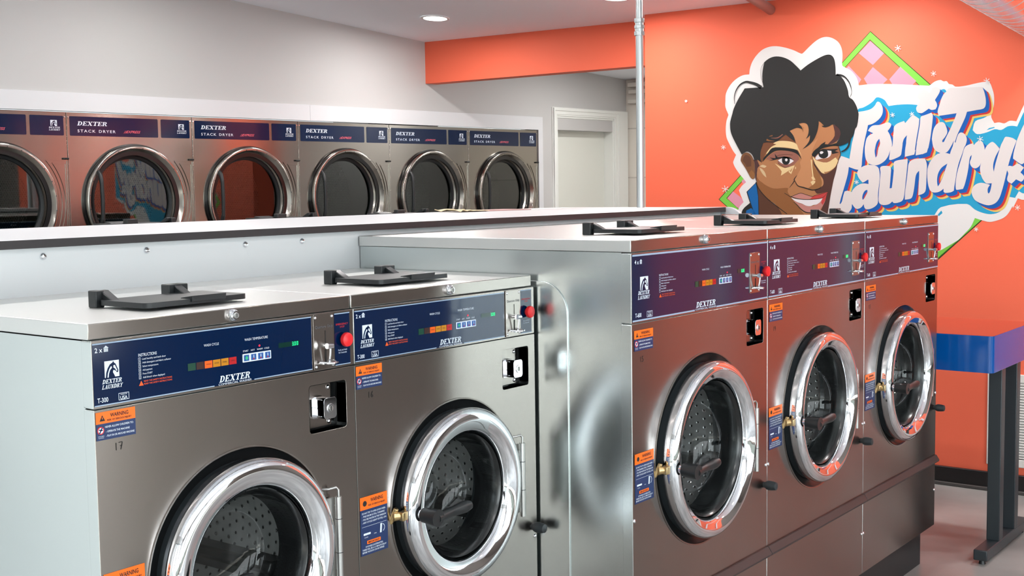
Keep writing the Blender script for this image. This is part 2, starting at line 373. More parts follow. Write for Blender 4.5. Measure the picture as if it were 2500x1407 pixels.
def basket(mb, x, z, h, y, mi):
    for i in range(4): mb.quad(x + h * (.02 + .24 * i), x + h * (.18 + .24 * i), z, z + h * .62, y, mi)
    mb.quad(x - h * .05, x + h * 1.0, z + h * .68, z + h * .8, y, mi)
    mb.flat([(x + h * .1, z + h * .85), (x + h * .45, z + h * 1.15), (x + h * .9, z + h * .85)], y, mi)
def line2(mb, p, q, w, y, mi):
    dx, dz = q[0] - p[0], q[1] - p[1]; m = math.hypot(dx, dz); nx, nz = -dz / m * w / 2, dx / m * w / 2
    mb.add([(p[0] + nx, y, p[1] + nz), (q[0] + nx, y, q[1] + nz), (q[0] - nx, y, q[1] - nz), (p[0] - nx, y, p[1] - nz)], [(0, 1, 2, 3)], mi)
def frame2(mb, x0, x1, z0, z1, t, y, mi):
    mb.quad(x0, x1, z0, z0 + t, y, mi); mb.quad(x0, x1, z1 - t, z1, y, mi); mb.quad(x0, x0 + t, z0, z1, y, mi); mb.quad(x1 - t, x1, z0, z1, y, mi)
# ------------------------------------------------------------------ the room
WA = -0.0648                                   # the dryer wall runs very slightly askew
P0 = Vector((2.4603, 3.8358, 0)); TD = Vector((math.cos(WA), math.sin(WA), 0)); ND = Vector((-math.sin(WA), math.cos(WA), 0))
def wp(s_, d, z): return P0 + TD * s_ + ND * d + Vector((0, 0, z))     # s along the wall, d behind its face
def struct(mb, name, mats, **k):
    o = mb.build(name, mats, None, **k); o['kind'] = 'structure'; return o
K = .9548
# floor
m = MB(); m.box(XW - .3, 8.6, YF - .3, 5.0, -.06, 0); struct(m, 'floor', CONC)
# ceiling: one sloping sheet, plus the lower back room beyond the soffit
m = MB(); xs = [XW - .2, -2, 0, 2, 3.6, 4.95, 5.14]; ys = [YF - .2, -3, -1, 0.5, 1.8, 3.0, 4.6]
g = [[(x, y, ceil_z(x, y)) for y in ys] for x in xs]; n = len(ys)
m.add([p for r in g for p in r] + [(p[0], p[1], p[2] + .15) for r in g for p in r],
      [(i * n + j, i * n + j + 1, (i + 1) * n + j + 1, (i + 1) * n + j) for i in range(len(xs) - 1) for j in range(n - 1)] +
      [(49 + i * n + j, 49 + i * n + j + 1, 49 + (i + 1) * n + j + 1, 49 + (i + 1) * n + j) for i in range(len(xs) - 1) for j in range(n - 1)])
struct(m, 'ceiling', CEILM)
m = MB(); pz = lambda x: 2.522 - .052 * (x - 5.1)
m.add([(5.14, 1.5, pz(5.14)), (7.9, 1.5, pz(7.9)), (7.9, 4.6, pz(7.9)), (5.14, 4.6, pz(5.14)), (5.14, 1.5, 2.7), (7.9, 1.5, 2.7), (7.9, 4.6, 2.7), (5.14, 4.6, 2.7)],
      [(0, 1, 2, 3), (4, 5, 6, 7), (0, 1, 5, 4), (1, 2, 6, 5), (2, 3, 7, 6), (3, 0, 4, 7)]); struct(m, 'ceiling_back_room', CEILM)
# dryer wall with its doorway and the bay the dryers stand in
s_dr0, s_dr1 = -.800 * K, 4.0 * K
zt = 1.536 + (1.981 - 1.536) * K                     # top of the dryers
def wall_piece(m, s0, s1, z0, z1, d0=0, d1=.12, mi=0):
    pts = [wp(s0, d0, z0), wp(s1, d0, z0), wp(s1, d1, z0), wp(s0, d1, z0), wp(s0, d0, z1), wp(s1, d0, z1), wp(s1, d1, z1), wp(s0, d1, z1)]
    m.add(pts, [(0, 3, 2, 1), (4, 5, 6, 7), (0, 1, 5, 4), (1, 2, 6, 5), (2, 3, 7, 6), (3, 0, 4, 7)], mi)
dz = lambda z: 1.536 + (z - 1.536) * K
sd0, sd1, zd = 4.245 * K, 5.015 * K, dz(2.10)
m = MB(); sL = -6.3
wall_piece(m, sL, 6.0, zt + .010, 3.5)
wl0, wl1 = (-2.1 - 2.4603) / TD.x - 1.1, (-2.1 - 2.4603) / TD.x + 1.1        # unseen window added on this wall to brighten the washer sides
wall_piece(m, sL, wl0, 0, zt + .010); wall_piece(m, wl1, s_dr0 - .004, 0, zt + .010); wall_piece(m, wl0, wl1, 0, .3); wall_piece(m, wl0, wl1, .3, zt + .010, .119, .12) if False else None
wall_piece(m, s_dr1 + .004, sd0, 0, zt + .010); wall_piece(m, sd1, 6.0, 0, zt + .010)
struct(m, 'wall_left', BEIGE)
m = MB()
for a, b, c, d in ((wl0, wl0 + .05, .3, zt + .009), (wl1 - .05, wl1, .3, zt + .009), ((wl0 + wl1) / 2 - .03, (wl0 + wl1) / 2 + .03, .3, zt + .009), (wl0, wl1, .3, .35), (wl0, wl1, zt - .05, zt + .009)): wall_piece(m, a, b, c, d, .04, .09)
fr = struct(m, 'added_side_window', MULL); m = MB(); wall_piece(m, wl0 + .05, wl1 - .05, .35, zt - .05, .062, .066); m.build('pane', PANE, fr)
# white laminate surround above and beside the dryers
m = MB(); z2 = dz(2.085); s2 = 4.058 * K
for a, b in ((-3.3, -.55), (-.55, 1.62), (1.62, s2)): wall_piece(m, a + .0006, b - .0006, zt + .003, z2, -.013, .0)
wall_piece(m, s_dr1 + .003, s2 - .0006, .02, zt + .003, -.013, .0)
struct(m, 'trim_4', WHITEP, bevel=.0008)
# inner door of the wall
m = MB(); c0, c1, zc = 4.184 * K, 5.195 * K, dz(2.171); cd = -.018
def casing(m, d0, d1, e0, e1):
    o_ = [(c0 + e0, 0), (c0 + e0, zc - e0), (c1 - e0, zc - e0), (c1 - e0, 0)]; i_ = [(sd1 - e1 * -1, 0), (sd1 + e1, zd + e1), (sd0 - e1, zd + e1), (sd0 - e1, 0)]
    lp = o_ + i_; n = len(lp); tr = tessellate_polygon([[Vector((p[0], p[1], 0)) for p in lp]])
    m.add([wp(p[0], d0, p[1]) for p in lp], tr); m.add([wp(p[0], d0, p[1]) for p in lp] + [wp(p[0], d1, p[1]) for p in lp], [(k, (k + 1) % n, n + (k + 1) % n, n + k) for k in range(n)])
casing(m, -.012, 0, 0, .0); casing(m, -.018, -.012, .004, .012); casing(m, -.027, -.018, .004, .040)
wall_piece(m, sd0 + .0005, sd0 + .012, 0, zd - .015, -.006, .14); wall_piece(m, sd1 - .012, sd1 - .0005, 0, zd - .015, -.006, .14); wall_piece(m, sd0 + .0005, sd1 - .0005, zd - .0145, zd - .0005, -.006, .14)
struct(m, 'trim_1', WHITEW, bevel=.004)
m = MB(); wall_piece(m, sd0 + .0125, sd1 - .0125, .008, zd - .016, .085, .122)
dr = struct(m, 'door_1', DOORP, bevel=.002)
# concrete-block end wall of the back room
m = MB(); xb = 7.42; m.box(xb, xb + .2, 1.4, 4.6, 0, 2.7); struct(m, 'wall_far_room', BLOCK)
m = MB()
for zz, dpt in ((2.20, .05), (2.28, .04), (2.335, .055)): m.box(xb - dpt, xb, 1.6, 3.47, zz, zz + .035)
struct(m, 'trim_2', BLOCK, bevel=.004)
m = MB(); m.box(5.14, 7.62, 1.42, 1.56, 0, 2.7); m.box(5.14, 5.9, 4.25, 4.6, 0, 2.7); struct(m, 'wall_back_room', BEIGE)
# soffit
m = MB(); m.box(5.1, 5.21, 1.55, 3.672, 2.245, 2.56); 
o = struct(m, 'wall_soffit', ORANGE)
# mural wall with the side glass door opening
m = MB(); m.box(4.95, 5.07, YF, -2.42, 0, 2.62); struct(m, 'wall_right_entry', DARKW)
m = MB(); m.box(4.95, 5.07, -2.42, 1.845, 0, 2.62); m.box(5.07, 5.14, 1.7, 1.845, 0, 2.6)
struct(m, 'wall_right', ORANGE)
m = MB(); m.box(4.93, 4.9495, YF + .02, 1.845, .0, .094); struct(m, 'baseboard_right', BASEB, bevel=.004)
m = MB(); m.box(4.918, 4.934, YF + .02, 1.845, 0, .018); struct(m, 'trim_3', mat('base_shoe', (70, 66, 64), .5), bevel=.004)
# long glazed front behind the camera, solid towards the far corner
m = MB(); wx = ((-3.15, -1.15), (-.8, 1.2), (1.3, 3.3)); z0, z1 = .06, 2.60
m.box(XW - .3, 5.2, YF - .15, YF, 0, z0); m.box(XW - .3, 5.2, YF - .15, YF, z1, 3.5); xx = XW - .3
for a, b in wx: m.box(xx, a, YF - .15, YF, z0, z1); xx = b
m.box(xx, 5.2, YF - .15, YF, z0, z1); struct(m, 'wall_front', DARKW)
for a, b in wx:
    m = MB(); t = .05; q0, q1 = YF - .11, YF - .05
    m.box(a, a + t, q0, q1, z0, z1); m.box(b - t, b, q0, q1, z0, z1); m.box(a, b, q0, q1, z0, z0 + t); m.box(a, b, q0, q1, z1 - t, z1); c_ = (a + b) / 2; m.box(c_ - .025, c_ + .025, q0, q1, z0, z1)
    fr = struct(m, 'window_3', MULL); m = MB(); m.box(a + t, b - t, YF - .082, YF - .078, z0 + t, z1 - t); m.build('pane', PANE, fr)
# storefront wall with three wide windows
m = MB(); wy = ((-5.0, -2.9), (-2.4, -.3), (.2, 2.3)); z0, z1 = .06, 2.62
m.box(XW - .12, XW, YF - .1, 4.6, 0, z0); m.box(XW - .12, XW, YF - .1, 4.6, z1, 3.5); yy = YF - .1
for a, b in wy: m.box(XW - .12, XW, yy, a, z0, z1); yy = b
m.box(XW - .12, XW, yy, 4.6, z0, z1); struct(m, 'wall_back', BEIGE)
for a, b in wy:
    m = MB(); t = .05; x0, x1 = XW - .09, XW - .03
    m.box(x0, x1, a, a + t, z0, z1); m.box(x0, x1, b - t, b, z0, z1); m.box(x0, x1, a, b, z0, z0 + t); m.box(x0, x1, a, b, z1 - t, z1); c_ = (a + b) / 2; m.box(x0, x1, c_ - .025, c_ + .025, z0, z1)
    fr = struct(m, 'window_1', MULL); m = MB(); m.box(XW - .062, XW - .058, a + t, b - t, z0 + t, z1 - t); m.build('pane', PANE, fr)

# ------------------------------------------------------------------ recessed ceiling lights
def downlight():
    r = empty('recessed_light')
    m = MB(); n = 40; pr = [(.070, 0), (.073, -.004), (.084, -.005), (.088, 0)]
    m.add([(p[0] * math.cos(2 * math.pi * i / n), p[0] * math.sin(2 * math.pi * i / n), p[1]) for i in range(n) for p in pr], [(i * 4 + k, ((i + 1) % n) * 4 + k, ((i + 1) % n) * 4 + k + 1, i * 4 + k + 1) for i in range(n) for k in range(3)], 0, True)
    m.build('trim_ring', WHITEP, r)
    m = MB(); m.prism(circ(0, 0, .071, 40), -.002, 0.0, axis='z'); m.build('diffuser', EMIT, r)
    return r
dl = downlight(); first = True
LNAMES = {0: 'in front of the orange soffit', 1: 'beside the top of the metal pole'}
for k, (lx, ly) in enumerate(LAMPS):
    o = dl if first else copy_tree(dl); first = False
    o.location = (lx, ly, ceil_z(lx, ly) - .0015); o.rotation_euler = (0, math.atan(CEIL_A), 0)
    if k == 0: tag(o, 'round recessed ceiling light glowing above the orange soffit', 'ceiling light', 'recessed ceiling lights')
    elif k == 1: tag(o, 'recessed ceiling light at the top edge just left of the metal pole', 'ceiling light', 'recessed ceiling lights')
    else: tag(o, 'recessed ceiling light of the rows outside the picture', 'ceiling light', 'recessed ceiling lights behind the camera')

for k, (lx, ly) in enumerate(BACK_LAMPS):
    o = copy_tree(dl); o.location = (lx, ly, 2.522 - .052 * (lx - 5.1) - .0015); o.rotation_euler = (0, math.atan(.052), 0)
    tag(o, 'recessed ceiling light in the back room beyond the orange soffit', 'ceiling light', 'back room ceiling lights')
# ------------------------------------------------------------------ stacked dryers
def dryer():
    r = empty('stack_dryer'); w = .7985; y0 = -.004; D = .75
    cx, cz, Ro = .403, 1.487, .318
    m = MB(); m.prism([(.0012, .01), (w, .01), (w, 1.979), (.0012, 1.979)], y0, y0 + .02, 0, holes=[circ(cx, cz, .27, 72), circ(cx, .52, .27, 72)])
    fr = m.build('front_panel', STEELD, r, .0015)
    m = MB(); m.box(.003, .006, .02, D, .01, 1.977); m.box(w - .005, w - .002, .02, D, .01, 1.977); m.box(.003, w - .002, D, D + .003, .01, 1.977); m.box(.003, w - .002, .02, D, 1.974, 1.977); m.box(.003, w - .002, .02, D, 1.0, 1.003)
    m.build('cabinet', SIDE, r)
    def label(x0, x1, main):
        m = MB(); m.prism(rr(x0, x1, 1.852, 1.958, .006, 4), y0 - .0015, y0 - .0002, 0); lb = m.build('control_label', NAVY, r)
        m = MB(); y = y0 - .0019
        if main:
            serif(m, 'DEXTER', .062, 1.909, .0225, .180, y, 0); text(m, 'STACK', .063, 1.872, .0150, y, 0, w=.108, gap=1.3, bold=.01); text(m, 'DRYER', .192, 1.872, .0150, y, 0, w=.103, gap=1.3, bold=.01)
            text(m, 'EXPRESS', .362, 1.874, .0135, y, 1, w=.086, shear=.5, bold=.01)
            for k in range(3): m.quad(.345 + .004 * k, .362 + .003 * k, 1.873 + .005 * k, 1.8745 + .005 * k, y, 1)
        else:
            horse(m, .706, .744, 1.902, 1.934, y, 0, 2); serif(m, 'DEXTER', .696, 1.890, .0085, .064, y, 0); serif(m, 'LAUNDRY', .696, 1.878, .0085, .064, y, 0)
        m.build('label_lettering', [WHITEI, mat('pink_print', (226, 96, 112), .45), NAVY], lb, recalc=False)
    label(.018, .569, True); label(.589, .782, False)
    m = MB()
    for xx in (.0095, w - .009): m.lathe([(.0055, y0), (.0045, y0 - .003), (.0001, y0 - .0035)], xx, 1.952, 12)
    m.build('screw', CHROME, r)
    # lint door at the lower right: raised outline and latch
    m = MB(); y = y0 - .004
    m.box(.622, w - .001, y, y0, 1.716, 1.7205); m.box(w - .006, w - .002, y, y0, 1.0, 1.716); m.box(.640, w - .014, y, y0, 1.698, 1.7005); m.box(w - .016, w - .013, y, y0, 1.0, 1.70)
    m.lathe([(.352, y0), (.352, y), (.356, y), (.356, y0)], cx, cz, 30, 0, -.95, .72); m.lathe([(.372, y0), (.372, y), (.3745, y), (.3745, y0)], cx, cz, 30, 0, -.9, .62)
    m.build('lint_door', STEELD, r)
    m = MB(); m.cyl((w - .028, y0 - .010, 1.727), (w + .000, y0 - .010, 1.727), .0055, seg=12); m.build('latch', BLACKP, r)
    # door: black ring painting the shade round it, steel ring, deep funnel, gasket and glass
    for zc, nm in ((cz, 'u'), (.52, 'l')):
        m = MB(); m.lathe([(Ro + .008, y0), (Ro + .008, y0 - .012), (Ro - .01, y0 - .014), (.262, y0 - .01)], cx, zc, 80); m.build('seal_and_shadow_ring', BLACKG, r)
        m = MB(); m.lathe([(Ro, y0 - .014), (Ro + .001, y0 - .030), (Ro - .002, y0 - .035), (Ro - .006, y0 - .037), (Ro - .018, y0 - .037), (Ro - .021, y0 - .034), (.262, y0 + .030), (.256, y0 + .040), (.246, y0 + .045)], cx, zc, 96)
        d = m.build('door', STEELD, r)
        m = MB()
        for k in range(24):
            a = 2 * math.pi * (k + .5) / 24; m.lathe([(.0032, y0 - .0372), (.002, y0 - .0385), (.0001, y0 - .039)], cx + (Ro - .016) * math.cos(a), zc + (Ro - .016) * math.sin(a), 8)
        m.build('door_screws', BLACKP, d)
        m = MB(); m.lathe([(.264, y0 + .030), (.258, y0 + .026), (.244, y0 + .030), (.240, y0 + .042)], cx, zc, 72); m.build('window_gasket', BLACKP, d)
        m = MB(); m.prism(circ(cx, zc, .242, 64), y0 + .037, y0 + .040); m.build('door_glass', GLASSD, d)
        m = MB(); hx = cx - .256
        m.tube([(hx + .012, y0 - .020, zc + .175), (hx + .012, y0 - .052, zc + .150), (hx + .014, y0 - .060, zc + .110)], [.014, .013, .012], 10)
        m.tube([(hx + .014, y0 - .060, zc + .115), (hx + .014, y0 - .064, zc + .02), (hx + .014, y0 - .060, zc - .10)], [.011, .0115, .011], 10)
        m.tube([(hx + .014, y0 - .060, zc - .09), (hx + .012, y0 - .050, zc - .13), (hx + .012, y0 - .020, zc - .155)], [.012, .013, .014], 10); m.build('door_handle', BLACKP, d)
        m = MB(); m.lathe([(.262, .09), (.30, .10), (.345, .12), (.345, .36)], cx, zc, 64, 2); m.disc(.345, .36, cx, zc, 64, 0)
        for k in range(2): m.box(cx - .31, cx + .31, .345, .358, zc - .17 + .05 * k, zc - .16 + .05 * k, 1)
        m.build('drum', [DDRUM, mat('drum_rib', (96, 108, 104), .35, .8), mat('drum_shell', (84, 92, 88), .5, .6)], r)
    m = MB(); m.box(.0, w, .0, D, -.072 / K + .004, .009); m.build('plinth', BLACKP, r)
    r.scale = (K, K, K)
    return r
DL = ('leftmost stacked dryer, cut off by the left edge of the picture', 'stacked dryer second from the left, the mural reflected in its glass',
      'stacked dryer with strong orange reflection on its left half', 'stacked dryer fourth from the left, in the middle of the row',
      'stacked dryer second from the right end of the row', 'rightmost stacked dryer, beside the white panel edge and the door')
d0 = dryer()
for k in range(6):
    o = d0 if k == 0 else copy_tree(d0)
    q = wp((-.8 + .8 * k) * K, 0, 1.536 - 1.536 * K); o.location = q; o.rotation_euler = (0, 0, WA)
    tag(o, DL[k], 'dryer', 'stacked dryers set into the left wall')

# ------------------------------------------------------------------ white bulkhead with counter top between the two washer rows
root = empty('service_counter', (1.0, 1.05, 0)); tag(root, 'long white service counter with black edge band behind the washers', 'counter')
def child(mb, name, mats, bevel=0):
    o = mb.build(name, mats, root, bevel); o.matrix_parent_inverse = Matrix.Translation((-1.0, -1.05, 0)); return o
m = MB(); m.box(-3.1, 3.60, .613, 1.50, 1.418, 1.436); child(m, 'counter_top', WHITEP, .001)
m = MB(); m.box(-3.1, 3.566, .608, .6128, 1.4165, 1.4355); child(m, 'edge_band', CORKB)
m = MB(); m.box(-3.1, 3.58, .634, .652, 0, 1.4175); m.box(-3.1, 3.58, 1.470, 1.488, 0, 1.4175); m.box(3.562, 3.58, .652, 1.47, 0, 1.4175); child(m, 'side_panel', mat('white_panel', (246, 248, 249), .45), .001)
m = MB(); y_ = [(.632, 1.4035), (.632, 1.4355)] + [(.619 - .115 * math.sin(t), 1.3255 + .11 * math.cos(t)) for t in [i * math.pi / 2 / 12 for i in range(10)] if 1.3255 + .11 * math.cos(t) > 1.4035] + [(.507, 1.4035)]
m.prism([(.6335, 1.4035), (.6335, 1.4165), (.6075, 1.4165), (.6075, 1.436)] + [(.606 - .10 * math.sin(t), 1.316 + .12 * math.cos(t)) for t in [math.radians(a) for a in (2, 8, 14, 20, 26, 32, 38, 42)]] + [(.532, 1.4035)], 3.5675, 3.590, axis='x'); child(m, 'end_cap', WHITEP, .001)
for sx in (-.30, .02, .312, .590, .900, 1.102):
    m = MB(); m.lathe([(.0085, .634), (.0080, .631), (.005, .628), (.0001, .6275)], sx, 1.396, 20); child(m, 'screw', CHROME)
# pole rising from the counter to the ceiling
px, py = 3.535, 1.02
root = empty('conduit_pole', (px, py, 1.436)); tag(root, 'galvanised metal pole from the white counter up to the ceiling', 'pole')
def ch2(mb, name, mats, bevel=0):
    o = mb.build(name, mats, root, bevel); o.matrix_parent_inverse = Matrix.Translation((-px, -py, -1.436)); return o
zt_ = ceil_z(px, py)
m = MB(); m.cyl((px, py, 1.436), (px, py, 2.24), .0172, seg=32); m.cyl((px, py, 2.24), (px, py, zt_), .0150, seg=32); ch2(m, 'pipe', GALV)
m = MB()
for a, b, r_, sg in ((2.205, 2.222, .0245, 8), (2.222, 2.236, .0205, 24), (2.236, 2.250, .0235, 8), (2.250, 2.262, .019, 24), (2.262, 2.280, .0235, 8)): m.cyl((px, py, a), (px, py, b), r_, seg=sg)
ch2(m, 'coupling', GALV, .001)

# papers and cloth lying on the counter
root = None
def thing_box(name, label, cat, pts, z0, z1, mats, mi=None, bevel=.0005):
    m = MB(); m.prism(pts, z0, z1, axis='z'); o = m.build(name, mats, None, bevel); tag(o, label, cat); return o
thing_box('magazine', 'thin printed magazine lying flat at the back of the white counter', 'magazine', [(2.80, 1.33), (3.08, 1.30), (3.10, 1.47), (2.82, 1.49)], 1.4362, 1.4400, [PRINTM])
thing_box('paper_sheet', 'white sheet of paper lying beside the magazine on the counter', 'paper', [(3.12, 1.30), (3.40, 1.28), (3.41, 1.46), (3.13, 1.47)], 1.4362, 1.4375, [PAPER])
m = MB(); n_ = 9
m.add([(2.62 + .19 * i / n_, 1.32 + .14 * j / 4, 1.4375 + .012 * abs(math.sin(i * 1.7 + j)) * math.exp(-i / 5)) for i in range(n_ + 1) for j in range(5)], [(i * 5 + j, (i + 1) * 5 + j, (i + 1) * 5 + j + 1, i * 5 + j + 1) for i in range(n_) for j in range(4)], 0, True)
o = m.build('cloth', CREAM); md = o.modifiers.new('s', 'SOLIDIFY'); md.thickness = .003; md.offset = 1; tag(o, 'crumpled cream cloth at the back of the white counter, left of the magazine', 'cloth')

# ------------------------------------------------------------------ pipe, spiral duct, risers
m = MB(); e = Vector((4.949, 1.055, 2.468)); dv = Vector((-1.10, -.20, .055)).normalized(); m.cyl(e, e + dv * 8.2, .026, seg=28)
o = m.build('ceiling_pipe', mat('orange_reflection_pipe', (150, 112, 104), .45, .3)); tag(o, 'galvanised pipe with painted orange reflection, running along the ceiling into the orange wall', 'pipe')  # galvanised pipe; the orange reflection is put into its brown colour
def duct():
    ax = Vector((DUCT_X, DUCT_Y, DUCT_Z)); d = Vector((1.165, .115, DUCT_T)).normalized(); R = .166
    a = Vector((0, 0, 1)); a = (a - d * a.dot(d)).normalized(); b = d.cross(a)
    L0 = -7.0; L1 = (4.948 - ax.x) / d.x; root = empty('spiral_duct', ax); tag(root, 'shiny spiral-seamed round air duct at the upper right corner', 'duct')
    m = MB(); m.cyl(d * L0, d * L1, R, seg=96); m.build('duct_pipe', DUCTM, root)
    pitch = .128; n = int((L1 - L0) / pitch * 48); r_ = .0032; seg = 6; rings = []
    for i in range(n + 1):
        t = L0 + (L1 - L0) * i / n; th = 2 * math.pi * (t - L0) / pitch; rad = a * math.cos(th) + b * math.sin(th)
        rings.append([d * t + rad * (R + r_ * .6 * math.cos(2 * math.pi * k / seg)) + d * (r_ * 1.3 * math.sin(2 * math.pi * k / seg)) for k in range(seg)])
    m = MB(); m.add([p for r in rings for p in r], [(i * seg + k, i * seg + (k + 1) % seg, (i + 1) * seg + (k + 1) % seg, (i + 1) * seg + k) for i in range(n) for k in range(seg)], 0, True)
    m.build('spiral_seam', mat('seam_metal', (226, 228, 230), .35, .6), root)
DUCT_X, DUCT_Y, DUCT_Z, DUCT_T = 3.7, -.487, 2.343, 0.0
duct()

# ------------------------------------------------------------------ return-air grille on the mural wall
root = empty('wall_vent', (4.95, -.60, .36)); tag(root, 'white louvred return air grille low on the orange wall', 'vent')
def ch3(mb, name, mats, bevel=0):
    o = mb.build(name, mats, root, bevel); o.matrix_parent_inverse = Matrix.Translation((-4.95, .60, -.36)); return o
y0, y1, z0, z1 = -1.08, -.114, .131, .590
m = MB(); m.prism([(y0, z0), (y1, z0), (y1, z1), (y0, z1)], 4.938, 4.9498, axis='x', holes=[[(y0 + .04, z0 + .04), (y1 - .04, z0 + .04), (y1 - .04, z1 - .04), (y0 + .04, z1 - .04)]]); ch3(m, 'frame', VENTM, .003)
m = MB()
for i in range(28):
    z = z0 + .045 + i * .0134; m.add([(4.939, y0 + .04, z), (4.939, y1 - .04, z), (4.948, y1 - .04, z + .009), (4.948, y0 + .04, z + .009), (4.939, y0 + .04, z + .0012), (4.939, y1 - .04, z + .0012), (4.948, y1 - .04, z + .0102), (4.948, y0 + .04, z + .0102)], [(0, 1, 2, 3), (4, 5, 6, 7), (0, 1, 5, 4), (1, 2, 6, 5), (2, 3, 7, 6), (3, 0, 4, 7)])
ch3(m, 'louvres', VENTM)
m = MB(); m.box(4.9485, 4.9496, y0 + .03, y1 - .03, z0 + .03, z1 - .03); ch3(m, 'backing', GROOVE)

# ------------------------------------------------------------------ folding table
root = empty('folding_table', (3.98, .30, 0)); tag(root, 'blue laminate folding table on dark steel legs beside the last washer', 'table')
def ch4(mb, name, mats, bevel=0):
    o = mb.build(name, mats, root, bevel); o.matrix_parent_inverse = Matrix.Translation((-3.98, -.30, 0)); return o
m = MB(); m.prism(rr(3.700, 4.300, -.490, 1.10, .022, 6), .775, .922, axis='z'); tt_ = ch4(m, 'table_top', BLUEL, .006)
m = MB(); m.prism(rr(3.703, 4.297, -.487, 1.097, .02, 6), .9215, .9228, axis='z'); o = m.build('top_surface', mat('wall_orange_top', (160, 58, 42), .12), tt_)  # upper face coloured to match the orange wall behind
for yc in (-.455, 1.04):
    for xc in (3.885, 4.105):
        m = MB(); m.box(xc - .026, xc + .026, yc - .026, yc + .026, .060, .776); ch4(m, 'leg', LEGM, .003)
    m = MB(); m.box(3.690, 4.300, yc - .027, yc + .027, .018, .061); ft = ch4(m, 'foot_bar', LEGM, .004)
    m = MB()
    for xf in (3.72, 4.27): m.cyl((xf, yc, 0), (xf, yc, .019), .014, .010, 16)
    ch4(m, 'levelling_foot', BLACKP)

# ------------------------------------------------------------------ painted mural
MC = dict(line=(40, 60, 20), green=(132, 220, 78), orange=(236, 107, 78), pink=(240, 160, 182), white=(248, 246, 244), cyan=(38, 172, 218), offwhite=(238, 230, 228),
          yellow=(248, 208, 112), red=(216, 54, 50), blue=(8, 98, 190), collarline=(30, 30, 30), collar=(10, 104, 176), ear=(128, 84, 52), ear2=(152, 102, 58), ear3=(100, 62, 42),
          temple=(82, 50, 48), neck=(92, 56, 38), skin=(184, 126, 82), skindark=(150, 96, 52), skinlight=(202, 142, 96), skinlight2=(190, 128, 84), brown2=(124, 76, 48), lid=(156, 100, 84),
          lid2=(166, 108, 76), shade=(84, 50, 42), cream=(242, 212, 156), cream2=(220, 192, 148), nosed=(158, 106, 60), ink=(28, 30, 30), eyewhite=(240, 236, 238), brownline=(84, 46, 34),
          lip=(204, 138, 128), lipred=(206, 68, 66), teeth=(244, 240, 242), hair=(40, 40, 40))
